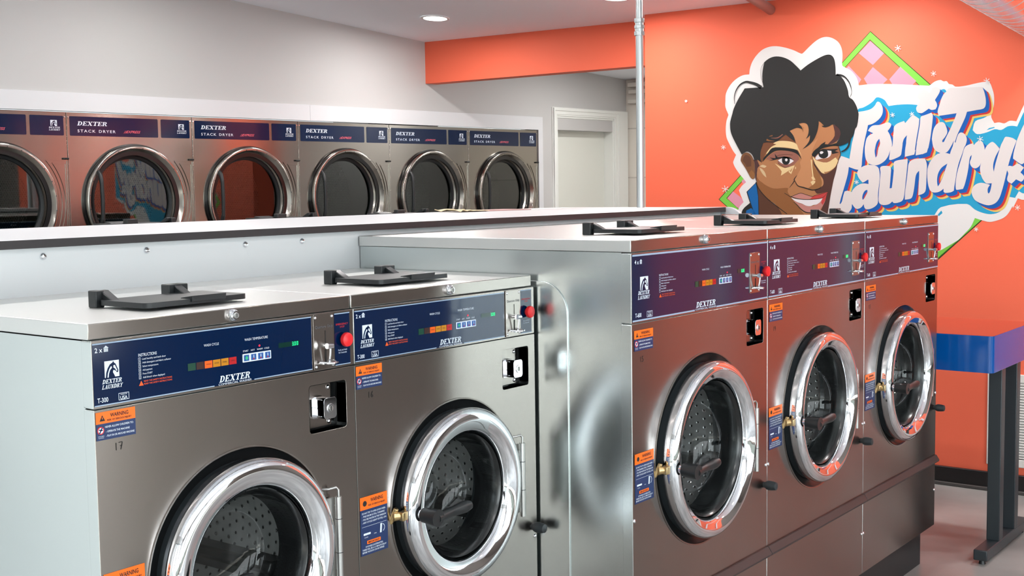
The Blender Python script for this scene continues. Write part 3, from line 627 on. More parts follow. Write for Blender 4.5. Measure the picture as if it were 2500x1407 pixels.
MURAL = """
diamond line 0 p 0 2740,2901 1003,4614 -611,3116 1072,1535
diamond green 1 p 0 2730,2901 1003,4606 -596,3116 1072,1548
diamond line 2 p 0 2643,2914 1006,4529 -453,3130 1073,1656
diamond orange 3 p 0 2635,2912 1006,4521 -445,3130 1073,1669
diamond pink 4 p 0 1002,4514 856,4378 973,4267 1123,4399
diamond pink 4 p 0 973,4247 818,4111 914,4023 1003,4029 1067,4136
diamond pink 4 p 0 800,4110 688,4230 523,4075 616,3988 738,4013
diamond pink 4 p 0 1249,4261 1231,4277 1094,4129 1157,4038 1276,4184
diamond pink 4 p 0 2630,2914 2561,2988 2480,2933 2428,2879 2461,2834 2490,2800 2515,2814
diamond pink 4 p 0 2456,3100 2433,3124 2396,3092 2436,3068
lettering_cloud white 5 s 0 2617,3840 2653,3923 2654,3987 2646,4076 2589,4169 2517,4228 2440,4261 2363,4265 2356,4325 2328,4398 2272,4470 2204,4521 2121,4545 2040,4544 1945,4522 1845,4486 1758,4443 1739,4447 1680,4498 1602,4558 1537,4589 1473,4595 1408,4575 1351,4535 1319,4487 1302,4426 1300,4360 1301,4288 1266,4261 1216,4234 1172,4189 1140,4139 1121,4072 1118,4069 1022,4074 856,4068 639,4048 400,4022 390,4022 338,4058 281,4071 250,4055 219,4055 198,4028 162,4018 131,3996 30,4000 -70,4017 -165,4027 -194,4016 -215,3970 -236,3898 -239,3807 -224,3732 -215,3682 -245,3623 -290,3628 -339,3616 -387,3639 -450,3631 -516,3783 -607,3936 -771,3926 -756,2979 -533,2878 -476,2892 -432,2796 -430,2819 -388,2743 -344,2702 -281,2676 -216,2663 -146,2678 -75,2701 -36,2613 19,2550 89,2477 151,2439 285,2363 496,2306 1331,2287 2510,2704 2490,2802 2431,2870 2461,2933 2488,3001 2451,3050 2401,3088 2436,3131 2481,3181 2535,3254 2558,3304 2555,3325 2523,3392 2560,3438 2610,3525 2640,3589 2650,3680 2640,3774 2618,3831
diamond green 6 p 0 290,2355 217,2391 151,2439 89,2477 191,2381 289,2289
diamond line 6 k 1.2/1/0.8 289,2289 191,2381 89,2477
lettering_cloud cyan 7 s 0 1126,3825 1075,3839 1009,3870 964,3902 932,3935 887,3928 843,3901 821,3868 804,3841 718,3849 610,3849 530,3840 477,3829 425,3884 363,3943 254,3979 234,3974 218,3952 248,3895 154,3828 -48,3817 -216,3758 -195,3708 -141,3675 -64,3648 -40,3563 -83,3523 -178,3537 -251,3564 -310,3554 -368,3585 -412,3590 -458,3581 -518,3718 -608,3887 -726,3880 -756,3005 -532,2939 -485,2961 -451,2897 -394,2908 -344,2801 -303,2758 -225,2739 -146,2753 -71,2786 4,2840 259,2808 321,2731 446,2546 1218,2538 1393,2757 1451,2741 1386,3097 1348,3355 1331,3457 1238,3500 1195,3689
lettering_cloud cyan 8 p 0 290,2734 254,2775 242,2750 279,2718
lettering_cloud cyan 8 p 0 -172,3557 -197,3577 -246,3586 -249,3577 -202,3564
letter offwhite 12 L 0 1123,3797 1053,3804 986,3821 947,3853 928,3884 915,3892 895,3883 873,3852 862,3812 867,3764 891,3723 929,3690 973,3667 1018,3656 1023,3626 1034,3578 1050,3509 1061,3445 1059,3460 1067,3407 1077,3310 1087,3220 1121,3199 1221,3231 1213,3316 1199,3405 1188,3476 1185,3487 1163,3578 1148,3654 1203,3658 1220,3667 1238,3706 1238,3744 1221,3776 1187,3789
letter offwhite 12 L 0 1017,3598 995,3631 962,3651 896,3653 846,3667 808,3676 781,3664 772,3648 786,3617 810,3588 791,3558 774,3510 763,3456 770,3403 779,3393 803,3329 840,3282 890,3251 934,3241 978,3250 1012,3265 1035,3303 1046,3347 1050,3417 1047,3465 1049,3433 1033,3514 1006,3550 961,3571
letter offwhite 12 L 0 742,3631 705,3661 640,3682 629,3661 613,3678 571,3724 550,3736 529,3727 486,3696 490,3636 500,3574 515,3480 527,3385 521,3385 533,3340 629,3320 627,3388 617,3456 616,3483 610,3538 641,3500 658,3437 652,3458 662,3378 672,3336 715,3311 775,3291 791,3297 786,3355 773,3414 759,3435 752,3525 747,3583
letter offwhite 12 L 0 475,3701 465,3721 434,3730 366,3752 352,3734 352,3682 361,3594 373,3501 392,3397 392,3407 406,3358 460,3340 419,3349 518,3331 515,3390 507,3453 509,3453 492,3558 480,3636
letter offwhite 12 L 0 389,3949 431,3983 489,3971 510,3925 483,3876 504,3836 519,3805 508,3768 481,3754 455,3755 392,3794 361,3779 324,3785 310,3815 315,3847 332,3876 295,3934 283,3964 285,3982 312,4002 364,4000 371,3969
letter offwhite 12 L 0 218,3955 198,3982 136,3985 4,3981 -126,3978 -141,3944 -154,3898 -163,3842 -159,3791 -139,3767 -79,3757 16,3744 33,3689 55,3638 89,3563 109,3517 129,3456 153,3395 138,3470 164,3416 201,3360 239,3347 278,3351 317,3374 342,3411 357,3489 357,3495 352,3537 337,3598 307,3639 271,3655 239,3646 218,3609 205,3552 227,3506 253,3471 252,3455 237,3457 217,3500 187,3561 172,3592 152,3642 132,3688 117,3735 292,3717 303,3763 283,3835 274,3870 248,3926
letter offwhite 12 L 0 1213,3315 1221,3221 1231,3150 1254,3068 1282,2975 1304,2904 1318,2849 1309,2843 1292,2871 1278,2931 1264,2975 1230,2983 1184,2966 1167,2876 1183,2837 1186,2799 1211,2761 1245,2722 1250,2656 1465,2655 1451,2741 1426,2905 1392,3070 1358,3190 1338,3283 1304,3348
letter offwhite 12 L 0 1187,2966 1156,3012 1111,3044 1055,3057 1006,3049 1007,3092 1016,3094 1044,3076 1069,3065 1100,3098 1123,3137 1129,3170 1113,3202 1085,3223 1045,3241 1001,3247 951,3242 912,3225 896,3197 888,3144 889,3090 898,3009 905,2928 905,2858 924,2826 974,2796 1025,2788 1047,2804 1056,2842 1075,2815 1104,2796 1137,2794 1166,2821 1183,2854
letter offwhite 12 L 0 884,3213 870,3229 824,3233 785,3227 771,3206 773,3141 783,3002 761,3005 753,3066 741,3194 744,3258 731,3277 688,3289 607,3297 600,3287 606,3191 618,3059 632,2926 648,2878 688,2857 737,2852 754,2868 787,2841 841,2831 880,2842 897,2874 896,2950 888,3057 880,3165
letter offwhite 12 L 0 589,3249 564,3281 511,3298 421,3298 426,3300 412,3269 403,3225 405,3131 409,3020 414,2975 428,2953 455,2938 488,2930 484,3031 480,3136 482,3176 504,3152 517,3116 526,3031 539,2947 554,2904 581,2891 624,2886 623,2953 607,3085 596,3191
letter offwhite 12 L 0 89,3537 64,3544 33,3525 17,3493 14,3462 26,3417 37,3399 56,3337 88,3245 108,3153 119,3071 128,3016 132,2972 163,2956 217,2951 234,2962 234,2993 267,2968 311,2955 355,2964 378,2997 395,3075 398,3180 385,3235 354,3290 310,3333 256,3351 212,3347 176,3335 163,3378 132,3453 123,3445 106,3507
letter offwhite 12 L 0 32,3396 -3,3422 -45,3434 -56,3417 -82,3446 -119,3458 -140,3439 -159,3366 -137,3283 -117,3219 -86,3192 -60,3190 -33,3210 -19,3248 -31,3286 -36,3321 -21,3302 -11,3248 -6,3194 9,3107 29,3026 44,2988 104,2980 113,2989 116,3043 104,3142 78,3239 53,3326
letter offwhite 12 L 0 -160,3368 -183,3410 -224,3441 -245,3435 -277,3402 -301,3372 -268,3311 -248,3253 -241,3200 -249,3151 -259,3210 -279,3290 -298,3359 -313,3412 -332,3450 -346,3480 -360,3487 -419,3472 -456,3446 -427,3365 -393,3250 -369,3144 -350,3053 -326,2957 -301,2887 -265,2845 -208,2826 -145,2840 -80,2873 -53,2911 -39,2960 -52,3003 -83,3033 -125,3046 -168,3040 -215,3025 -195,2991 -195,2953 -204,2939 -216,2958 -226,3001 -231,3041 -184,3039 -151,3072 -130,3116 -118,3170 -120,3213
letter offwhite 12 L 0 -463,3460 -442,3381 -430,3323 -426,3275 -501,3220 -521,3225 -551,3272 -647,3505 -717,3711 -617,3747 -529,3615
letter offwhite 12 L 0 -379,3197 -394,3207 -425,3201 -450,3216 -480,3224 -506,3204 -527,3183 -497,3141 -531,3103 -524,3066 -504,3051 -458,3075 -417,3033 -381,3058 -375,3085 -385,3133 -374,3165
letter blue 13 s 0 897,3512 888,3471 899,3423 892,3466 905,3412 918,3343 933,3319 943,3371 944,3424 942,3392 935,3441 921,3483
letter blue 13 s 0 1018,2990 1018,2962 1036,2927 1054,2897 1068,2887 1072,2913 1063,2951 1043,2981
letter blue 13 s 0 200,3242 221,3177 242,3111 268,3051 290,3015 298,3046 299,3101 286,3156 254,3205
letter red 14 s 0 895,3487 887,3468 902,3418 897,3455 908,3410 919,3338 926,3333 924,3386 921,3413
letter red 14 s 0 1021,2970 1019,2959 1036,2927 1054,2897 1059,2900 1048,2929
letter red 14 s 0 216,3199 226,3177 244,3111 271,3051 280,3046 280,3101 253,3155
letter yellow 15 s 0 226,3171 244,3111 268,3062 263,3106 242,3150
letter yellow 15 s 0 894,3439 902,3415 903,3428 911,3407 917,3359 913,3402
portrait collarline 13 s 0 2273,3090 2394,2982 2352,2860 2441,2784 2460,2698 2234,2699 2244,2931
portrait collar 14 p 0 2279,3081 2382,2981 2342,2860 2283,2705 2248,2705 2254,2931
portrait collar 14 p 0 2337,2803 2396,2775 2401,2704 2273,2705 2310,2780
portrait ear 13 s 0 2463,3345 2451,3385 2411,3413 2362,3405 2327,3369 2303,3314 2296,3289 2295,3137 2317,3119 2342,3134 2372,3183 2411,3247 2461,3320
portrait ear2 14 s 0 2332,3223 2313,3200 2298,3187 2300,3137 2317,3124 2340,3138 2367,3188
portrait ear3 14 s 0 2431,3358 2411,3386 2391,3388 2352,3365 2337,3329 2337,3263 2391,3255 2411,3292 2441,3324
portrait temple 14 s 0 2313,3334 2191,3331 2235,3265 2264,3235 2271,3083 2288,3133 2293,3289
portrait neck 15 s 0 2271,3092 2224,2994 2142,2908 2021,2819 1916,2742 1902,2706 2239,2705 2249,2931
portrait skin 16 s 0 2225,3339 2225,3415 2191,3511 2153,3527 2119,3597 1929,3633 1925,3742 1785,3723 1554,3730 1396,3689 1363,3560 1331,3457 1308,3362 1326,3312 1339,3266 1342,3275 1357,3199 1383,3105 1401,3020 1418,2934 1435,2826 1455,2701 1927,2700 2021,2819 2142,2908 2224,2994 2259,3057 2271,3133 2266,3199 2257,3244 2235,3265 2264,3324
portrait skindark 17 s 0 2269,3150 2244,3110 2205,3083 2166,3055 2070,3016 1927,3021 1898,3017 1904,2977 1871,2929 1861,2913 1819,2858 1753,2779 1687,2701 1927,2700 2021,2819 2142,2908 2224,2994 2259,3057
portrait skinlight 17 s 0 1882,3631 1840,3654 1784,3658 1738,3626 1728,3608 1719,3660 1780,3703 1729,3712 1692,3702 1668,3657 1668,3606 1650,3579 1617,3500 1558,3550 1598,3470 1626,3406 1625,3363 1644,3342 1644,3317 1629,3135 1588,3100 1620,3040 1666,3018 1735,3032 1787,3044 1820,3103 1797,3151 1755,3233 1764,3294 1746,3327 1783,3410 1802,3472 1831,3564
portrait brown2 17 s 0 2222,3339 2223,3415 2191,3511 2153,3527 2119,3597 1929,3607 1881,3562 1811,3498 1801,3454 2056,3462 2095,3442 2162,3391 2205,3312 2215,3295
portrait lid 18 s 0 2162,3333 2095,3393 1999,3421 1857,3406 1791,3376 1773,3323 1797,3304 1834,3270 1900,3248 1938,3243 1990,3269 2019,3289 2023,3330 2094,3327
portrait skinlight2 18 s 0 1554,3721 1554,3683 1567,3619 1590,3560 1562,3546 1626,3397 1571,3447 1507,3475 1453,3473 1377,3560 1396,3680 1440,3661 1481,3652 1522,3669 1527,3703
portrait temple 19 s 0 1396,3680 1351,3661 1319,3618 1312,3575 1332,3525 1372,3492 1417,3474 1453,3473 1377,3560
portrait shade 19 s 0 1616,3325 1598,3277 1561,3224 1519,3176 1483,3163 1424,3187 1370,3229 1341,3275 1357,3199 1383,3105 1401,3020 1418,2934 1435,2826 1455,2701 1572,2701 1504,2818 1459,2947 1448,2975 1550,2954 1573,2957 1596,2987 1605,2996 1537,3013 1500,3047 1501,3098 1533,3151 1565,3203 1607,3264
portrait cream 20 s 0 1621,3355 1598,3327 1575,3307 1461,3283 1366,3334 1337,3299 1346,3278 1370,3233 1424,3196 1469,3184 1492,3184 1483,3165 1520,3178 1561,3229 1598,3281 1614,3316
portrait nosed 20 s 0 1616,3290 1595,3230 1561,3173 1533,3125 1514,3073 1528,3030 1560,3004 1615,2996 1670,3014 1620,3048 1588,3074 1585,3108 1611,3143 1625,3230
portrait skinlight 21 s 0 1533,3148 1501,3103 1500,3047 1519,3029 1514,3073
portrait cream 22 p 0 1642,3317 1628,3317 1621,3230 1609,3139 1588,3104 1620,3096 1588,3087 1592,3070 1620,3044 1643,3079 1615,3096 1634,3126 1622,3139 1634,3230
portrait cream 20 s 0 2076,3503 2037,3523 1985,3528 1919,3524 1858,3513 1806,3489 1787,3450 1742,3353 1787,3424 1806,3428 1881,3448 1975,3458 2056,3458 2095,3442 2128,3407 2162,3391 2138,3425 2095,3468 2037,3492
portrait ink 21 s 0 2200,3307 2186,3351 2143,3395 2085,3455 1975,3455 1881,3442 1801,3424 1768,3375 1745,3322 1791,3376 1862,3408 1975,3425 2056,3418 2128,3376
portrait eyewhite 21 s 0 2019,3320 1962,3343 1900,3348 1867,3332 1834,3307 1881,3279 1933,3272 1981,3290
portrait ink 22 s 0 1969,3343 1952,3354 1900,3352 1883,3332 1881,3306 1895,3279 1928,3269 1957,3281 1971,3308
portrait eyewhite 23 s 0 1933,3333 1919,3339 1907,3328 1909,3311 1924,3304 1936,3318
portrait ink 22 p 0 2128,3317 2075,3331 2118,3352 2046,3343 2056,3392 2023,3352 1985,3355 1947,3360 1880,3348 1833,3316 1880,3332 1947,3344 2013,3334 2070,3322
portrait ink 22 k 1/0.9/0.8 2019,3289 1990,3269 1938,3243 1881,3249
portrait brownline 22 k 0.9 2051,3357 1999,3375 1928,3380 1848,3373
portrait eyewhite 21 s 0 1592,3329 1570,3361 1507,3402 1452,3410 1411,3405 1419,3357 1456,3331 1520,3325 1575,3313
portrait lid2 20 s 0 1616,3354 1552,3412 1507,3428 1336,3440 1313,3375 1366,3334 1461,3283 1570,3307 1598,3332
portrait ink 22 s 0 1552,3391 1530,3416 1493,3423 1461,3412 1448,3383 1450,3349 1479,3329 1515,3329 1543,3345 1554,3369
portrait eyewhite 23 s 0 1541,3390 1530,3403 1507,3400 1498,3389 1516,3375 1534,3375
portrait ink 23 p 0 1621,3356 1571,3400 1507,3428 1461,3422 1412,3421 1331,3423 1371,3400 1326,3384 1402,3369 1411,3404 1461,3410 1516,3411 1566,3374 1598,3340
portrait ink 22 s 0 1626,3378 1598,3416 1553,3447 1525,3476 1476,3503 1484,3477 1417,3471 1349,3485 1282,3489 1225,3493 1260,3471 1327,3452 1394,3454 1462,3444 1516,3430 1561,3400 1621,3350
portrait brownline 21 k 1.4/1/0.6 1628,3380 1621,3337 1597,3280
portrait ink 22 k 1.6/1.3/1 1340,3457 1322,3414 1310,3367 1330,3316 1343,3267
portrait ink 24 k 0.8/4/0.5 1797,3153 1829,3112 1827,3095 1885,3021
portrait ink 24 k 1.6/4/0.6 1822,3095 1787,3042 1726,3023 1675,3008 1615,2994 1537,3013 1519,3034
portrait ink 24 k 1/1/0.4 1607,3277 1570,3207 1533,3133
portrait ink 24 k 1/1.6/0.6 1942,2964 1904,2944 1871,2926 1810,2946 1754,2962 1698,2947 1619,2925 1596,2935 1504,2956 1448,2974
portrait ink 24 k 1.6/1.8/0.5 1871,2926 1791,2903 1735,2895 1642,2892 1568,2900 1504,2912 1454,2964
portrait ink 24 k 1/3/1.2 1833,2867 1795,2836 1753,2792 1692,2757 1632,2753 1558,2762
portrait ink 24 k 2/1.6/1.6 2279,3090 2271,3057 2224,2989 2142,2906 2021,2816 1911,2740
portrait lip 22 s 0 1859,2924 1805,2946 1754,2959 1716,2953 1661,2936 1619,2923 1646,2899 1735,2896 1805,2904
portrait lipred 22 s 0 1619,2923 1550,2948 1449,2974 1459,2951 1504,2913 1568,2901 1646,2899
portrait lip 22 s 0 1852,2900 1791,2862 1734,2845 1692,2825 1641,2818 1577,2838 1527,2872 1504,2909 1461,2949 1477,2878 1508,2818 1558,2766 1632,2753 1697,2762 1753,2805 1805,2854
portrait lipred 23 s 0 1504,2909 1459,2951 1474,2891 1504,2835 1522,2857
portrait teeth 23 s 0 1865,2915 1819,2902 1735,2892 1642,2889 1550,2897 1506,2905 1527,2873 1550,2853 1577,2839 1609,2835 1641,2822 1692,2827 1734,2848 1767,2858 1791,2866 1828,2885
portrait cream 20 p 0 2056,3287 1994,3253 1937,3233 1824,3261 1880,3212 1984,3153 1975,3198 1994,3225
portrait cream 20 p 0 1824,3261 1843,3217 1865,3167 1897,3194
portrait skin 21 p 0 1847,3235 1866,3192 1882,3198
portrait cream2 20 s 0 2235,3259 2201,3276 2152,3260 2176,3242
portrait cream2 20 s 0 2237,3245 2205,3229 2171,3189 2154,3135 2191,3165 2225,3214
portrait cream 20 s 0 1815,3249 1809,3234 1817,3217 1820,3230
portrait hair 25 s 0 2567,3837 2549,3899 2496,3998 2415,4116 2189,4116 2201,4170 2203,4264 2186,4363 2169,4393 2107,4426 2039,4435 1958,4418 1878,4378 1811,4318 1761,4266 1679,4321 1562,4379 1484,4407 1433,4407 1401,4385 1381,4342 1371,4269 1369,4196 1336,4191 1291,4149 1259,4093 1233,4019 1220,3955 1182,3926 1144,3864 1123,3803 1117,3769 1133,3652 1155,3620 1172,3561 1198,3520 1203,3491 1220,3436 1255,3403 1295,3387 1308,3396 1264,3416 1233,3454 1225,3491 1260,3471 1327,3457 1354,3487 1327,3525 1312,3575 1319,3618 1351,3657 1396,3680 1440,3661 1481,3652 1508,3659 1522,3669 1495,3671 1527,3703 1554,3721 1554,3683 1567,3619 1590,3560 1622,3509 1667,3468 1737,3429 1700,3464 1668,3502 1654,3536 1651,3575 1673,3554 1698,3540 1677,3572 1666,3623 1673,3671 1692,3699 1729,3710 1780,3703 1747,3669 1731,3630 1728,3608 1738,3639 1761,3653 1808,3659 1882,3631 1840,3578 1812,3503 1825,3516 1881,3557 1929,3594 1976,3565 2023,3527 2071,3516 2153,3519 2191,3513 2210,3467 2225,3415 2225,3344 2215,3303 2244,3322 2264,3340 2283,3323 2298,3332 2313,3368 2342,3405 2391,3424 2451,3394 2475,3435 2520,3513 2560,3586 2585,3650 2593,3718 2590,3763 2565,3847
portrait hair 25 k 1/3/9 2535,3952 2542,4019 2524,4089 2475,4156 2405,4186 2349,4176 2272,4149 2217,4111
portrait hair 25 k 0.7 2189,4138 2217,4215 2224,4278 2214,4334 2176,4387
portrait hair 25 k 5/1.5/0.5 1361,4194 1291,4179 1234,4127 1202,4059 1195,3993 1214,3952
portrait ear 26 k 0.5/4/3 2124,3581 2081,3589
portrait lid 26 k 0.5/3.5/2 2100,3563 2023,3562 1964,3597
portrait skindark 26 k 5/2.5/0.5 2153,3547 2119,3535 2057,3528
sparkle white 27 p 0 744,4426 680,4401 678,4407 742,4432
sparkle white 27 p 0 722,4448 706,4383 700,4384 715,4449
sparkle white 27 p 0 689,4439 738,4399 733,4393 684,4434
sparkle white 27 p 0 376,4145 321,4124 319,4130 374,4151
sparkle white 27 p 0 357,4165 344,4109 338,4110 351,4166
sparkle white 27 p 0 329,4158 370,4122 366,4117 325,4153
sparkle white 27 p 0 -139,4040 -199,4018 -200,4024 -141,4046
sparkle white 27 p 0 -159,4063 -174,4000 -180,4001 -165,4064
sparkle white 27 p 0 -190,4054 -145,4014 -150,4009 -194,4049
sparkle white 27 p 0 3164,4019 3129,4008 3127,4015 3162,4026
sparkle white 27 p 0 3154,4032 3145,4000 3137,4002 3145,4033
sparkle white 27 p 0 3135,4030 3162,4010 3156,4004 3129,4024
sparkle white 27 p 0 2706,3485 2648,3467 2645,3474 2704,3492
sparkle white 27 p 0 2686,3506 2673,3452 2665,3454 2678,3507
sparkle white 27 p 0 2656,3500 2701,3465 2695,3459 2651,3495
sparkle white 27 p 0 2696,3024 2608,2999 2606,3005 2693,3031
sparkle white 27 p 0 2665,3054 2644,2974 2637,2975 2657,3056
sparkle white 27 p 0 2620,3045 2687,2990 2681,2984 2614,3039
sparkle white 27 p 0 -451,2808 -502,2792 -504,2798 -453,2814
sparkle white 27 p 0 -468,2829 -481,2775 -487,2777 -474,2831
sparkle white 27 p 0 -495,2824 -457,2787 -461,2782 -499,2819
sparkle white 27 p 0 -70,2593 -111,2581 -113,2587 -71,2600
sparkle white 27 p 0 -83,2611 -93,2568 -100,2569 -89,2612
sparkle white 27 p 0 -105,2608 -73,2577 -78,2573 -109,2603
sparkle white 27 p 0 784,3753 735,3736 733,3742 782,3759
sparkle white 27 p 0 768,3772 756,3723 749,3724 761,3773
sparkle white 27 p 0 742,3766 779,3734 775,3729 738,3761
sparkle white 27 p 0 586,3752 538,3735 536,3741 584,3758
sparkle white 27 p 0 570,3770 558,3722 552,3723 563,3771
sparkle white 27 p 0 545,3765 581,3733 577,3728 540,3760
sparkle white 27 p 0 -86,3479 -146,3458 -147,3464 -87,3485
sparkle white 27 p 0 -106,3503 -121,3440 -127,3441 -112,3504
sparkle white 27 p 0 -137,3495 -92,3453 -96,3449 -141,3490
sparkle white 27 p 0 1160,3075 1109,3059 1107,3066 1158,3082
sparkle white 27 p 0 1143,3095 1131,3045 1124,3046 1136,3096
sparkle white 27 p 0 1117,3090 1155,3056 1151,3051 1112,3085
"""
PXY = (-.0020646, -.0000689); PYY = (-.0000255, -.0020515)     # one step right / down on the wall, in metres
def m_smooth(p, k=3, closed=True):
    n = len(p); out = []
    def corner(i):
        a, b, c = p[(i - 1) % n], p[i], p[(i + 1) % n]; v1 = (b[0] - a[0], b[1] - a[1]); v2 = (c[0] - b[0], c[1] - b[1])
        return (v1[0] * v2[0] + v1[1] * v2[1]) / (math.hypot(*v1) * math.hypot(*v2) + 1e-12) < math.cos(math.radians(55))
    cs = [corner(i) for i in range(n)]
    if not closed: cs[0] = cs[-1] = True
    for i in range(n if closed else n - 1):
        p0, p1, p2, p3 = p[(i - 1) % n], p[i], p[(i + 1) % n], p[(i + 2) % n]
        ch = (p2[0] - p1[0], p2[1] - p1[1]); L = math.hypot(*ch)
        def tan(a, c):
            v = (c[0] - a[0], c[1] - a[1]); q = math.hypot(*v) + 1e-12; return (v[0] / q * L, v[1] / q * L)
        t1 = ch if cs[i] else tan(p0, p2); t2 = ch if cs[(i + 1) % n] else tan(p1, p3)
        kk = k if L > .006 else (2 if L > .003 else 1)
        for j in range(kk):
            u = j / kk; a_, b_, c_, d_ = 2 * u ** 3 - 3 * u * u + 1, u ** 3 - 2 * u * u + u, -2 * u ** 3 + 3 * u * u, u ** 3 - u * u
            out.append((a_ * p1[0] + b_ * t1[0] + c_ * p2[0] + d_ * t2[0], a_ * p1[1] + b_ * t1[1] + c_ * p2[1] + d_ * t2[1]))
    if not closed: out.append(p[-1])
    return out
def m_stroke(p, ws):
    p = m_smooth(p, 3, False); n = len(p); L, R_ = [], []
    for i in range(n):
        a, b = p[max(0, i - 1)], p[min(n - 1, i + 1)]; v = (b[0] - a[0], b[1] - a[1]); q = math.hypot(*v) + 1e-12; u = i / (n - 1)
        w = (ws[0] * (1 - u) ** 2 + 2 * ws[1] * u * (1 - u) + ws[2] * u * u) / 2 * .0022 if len(ws) == 3 else ws[0] / 2 * .0022
        L.append((p[i][0] - v[1] / q * w, p[i][1] + v[0] / q * w)); R_.append((p[i][0] + v[1] / q * w, p[i][1] - v[0] / q * w))
    return L + R_[::-1]
mural = empty('wall_mural', (4.949, .5, 1.5)); tag(mural, 'large painted mural of a smiling woman with big white lettering on the orange wall', 'mural')
groups = {}; n_let = 0; n_sp = 0
def m_add(g, c, layer, pts, raw=False):
    mb, cols = groups.setdefault(g, (MB(), []))
    if c not in cols: cols.append(c)
    mb.prism(pts, 4.9496 - .00013 * (layer if layer < 12 or raw else layer + 9), None, cols.index(c), axis='x')
for ln in MURAL.strip().split('\n'):
    g, c, layer, op, wd, rest = ln.split(' ', 5); layer = int(layer)
    p = [(float(a) / 2000, float(b) / 2000) for a, b in (t.split(',') for t in rest.split())]
    if g == 'sparkle': n_sp += 1; layer += (n_sp % 3) * .7
    if op == 'p': m_add(g, c, layer, p)
    elif op == 's': m_add(g, c, layer, m_smooth(p))
    elif op == 'k': m_add(g, c, layer, m_stroke(p, [float(v) for v in wd.split('/')]))
    elif op == 'L':
        q = m_smooth(p)
        for l2, col, offs in ((10, 'yellow', ((14.5, 13), (16.5, 15.5))), (11.6, 'red', ((10, 9.5), (12.5, 11.5))), (13.2, 'blue', ((2, 2), (4, 4), (6, 6), (8, 8)))):
            for j_, (dx, dy) in enumerate(offs):
                m_add('lettering', col, l2 + j_ * .6 + n_let * .035, [(a + dx * PXY[0] + dy * PYY[0], b + dx * PXY[1] + dy * PYY[1]) for a, b in q], True)
        n_let += 1; layer = layer + n_let * .03
        m_add('lettering', c, layer, q)
for g, (mb, cols) in groups.items():
    o = mb.build({'diamond': 'checkered_diamond', 'lettering_cloud': 'cloud_background', 'lettering': 'lettering', 'letter': 'letter_faces', 'portrait': 'portrait', 'sparkle': 'sparkles'}[g],
                 [mat('mural_' + c, MC[c] if c == 'orange' else tuple(v * .87 for v in MC[c]), .6, spec=.3) for c in cols], mural, recalc=False)
    o.matrix_parent_inverse = Matrix.Translation((-4.949, -.5, -1.5))
# unseen white risers added for pale bars in the washer reflections
for k, (yy, lab) in enumerate(((-1.93, 'unseen white vertical pipe added for washer reflections, the one farther from the mural'), (-1.18, 'unseen white vertical pipe added for washer reflections, the one nearer the mural'))):
    m = MB(); m.cyl((4.90, yy, 0), (4.90, yy, 2.51), .045, seg=24); o = m.build('added_riser', WHITEP); tag(o, lab, 'pipe')
# ------------------------------------------------------------------ front-loading washers
# local frame: x to the right across the front, y into the machine (front face y=0), z up from the floor
M300 = dict(D=0.634, top=1.308, lid=0.0294, con=1.154, bot=0.161, cz=0.797, R=0.212, Ri=0.152, Rg=0.234, cxo=0.006, lidy=0.006)
M600 = dict(D=0.926, top=1.402, lid=0.0305, con=1.193, bot=0.161, cz=0.818, R=0.240, Ri=0.188, Rg=0.264, cxo=-0.008, lidy=0.0)
FP = 0.030   # depth of the front shell
def scribble(mb, s_, x, z, h, y, mi):
    G = {'1': [[(.25, 1), (.25, 0)]], '7': [[(0, 1), (.7, 1), (.35, 0)], [(.25, .5), (.65, .55)]], '6': [[(.5, 1), (.15, .5), (.12, .1), (.4, 0), (.6, .25), (.4, .45), (.15, .3)]],
         '5': [[(.6, 1), (.2, 1), (.15, .6), (.5, .55), (.6, .2), (.3, 0), (.05, .1)]], '4': [[(.1, 1), (.1, .5), (.6, .5)], [(.55, 1), (.6, 0)]], '3': [[(.1, 1), (.55, .9), (.3, .55), (.6, .3), (.3, 0), (.05, .1)]]}
    for c in s_:
        for pl in G[c]:
            for a, b in zip(pl, pl[1:]): line2(mb, (x + a[0] * h * .8, z + a[1] * h), (x + b[0] * h * .8, z + b[1] * h), h * .1, y, mi)
        x += h * .62
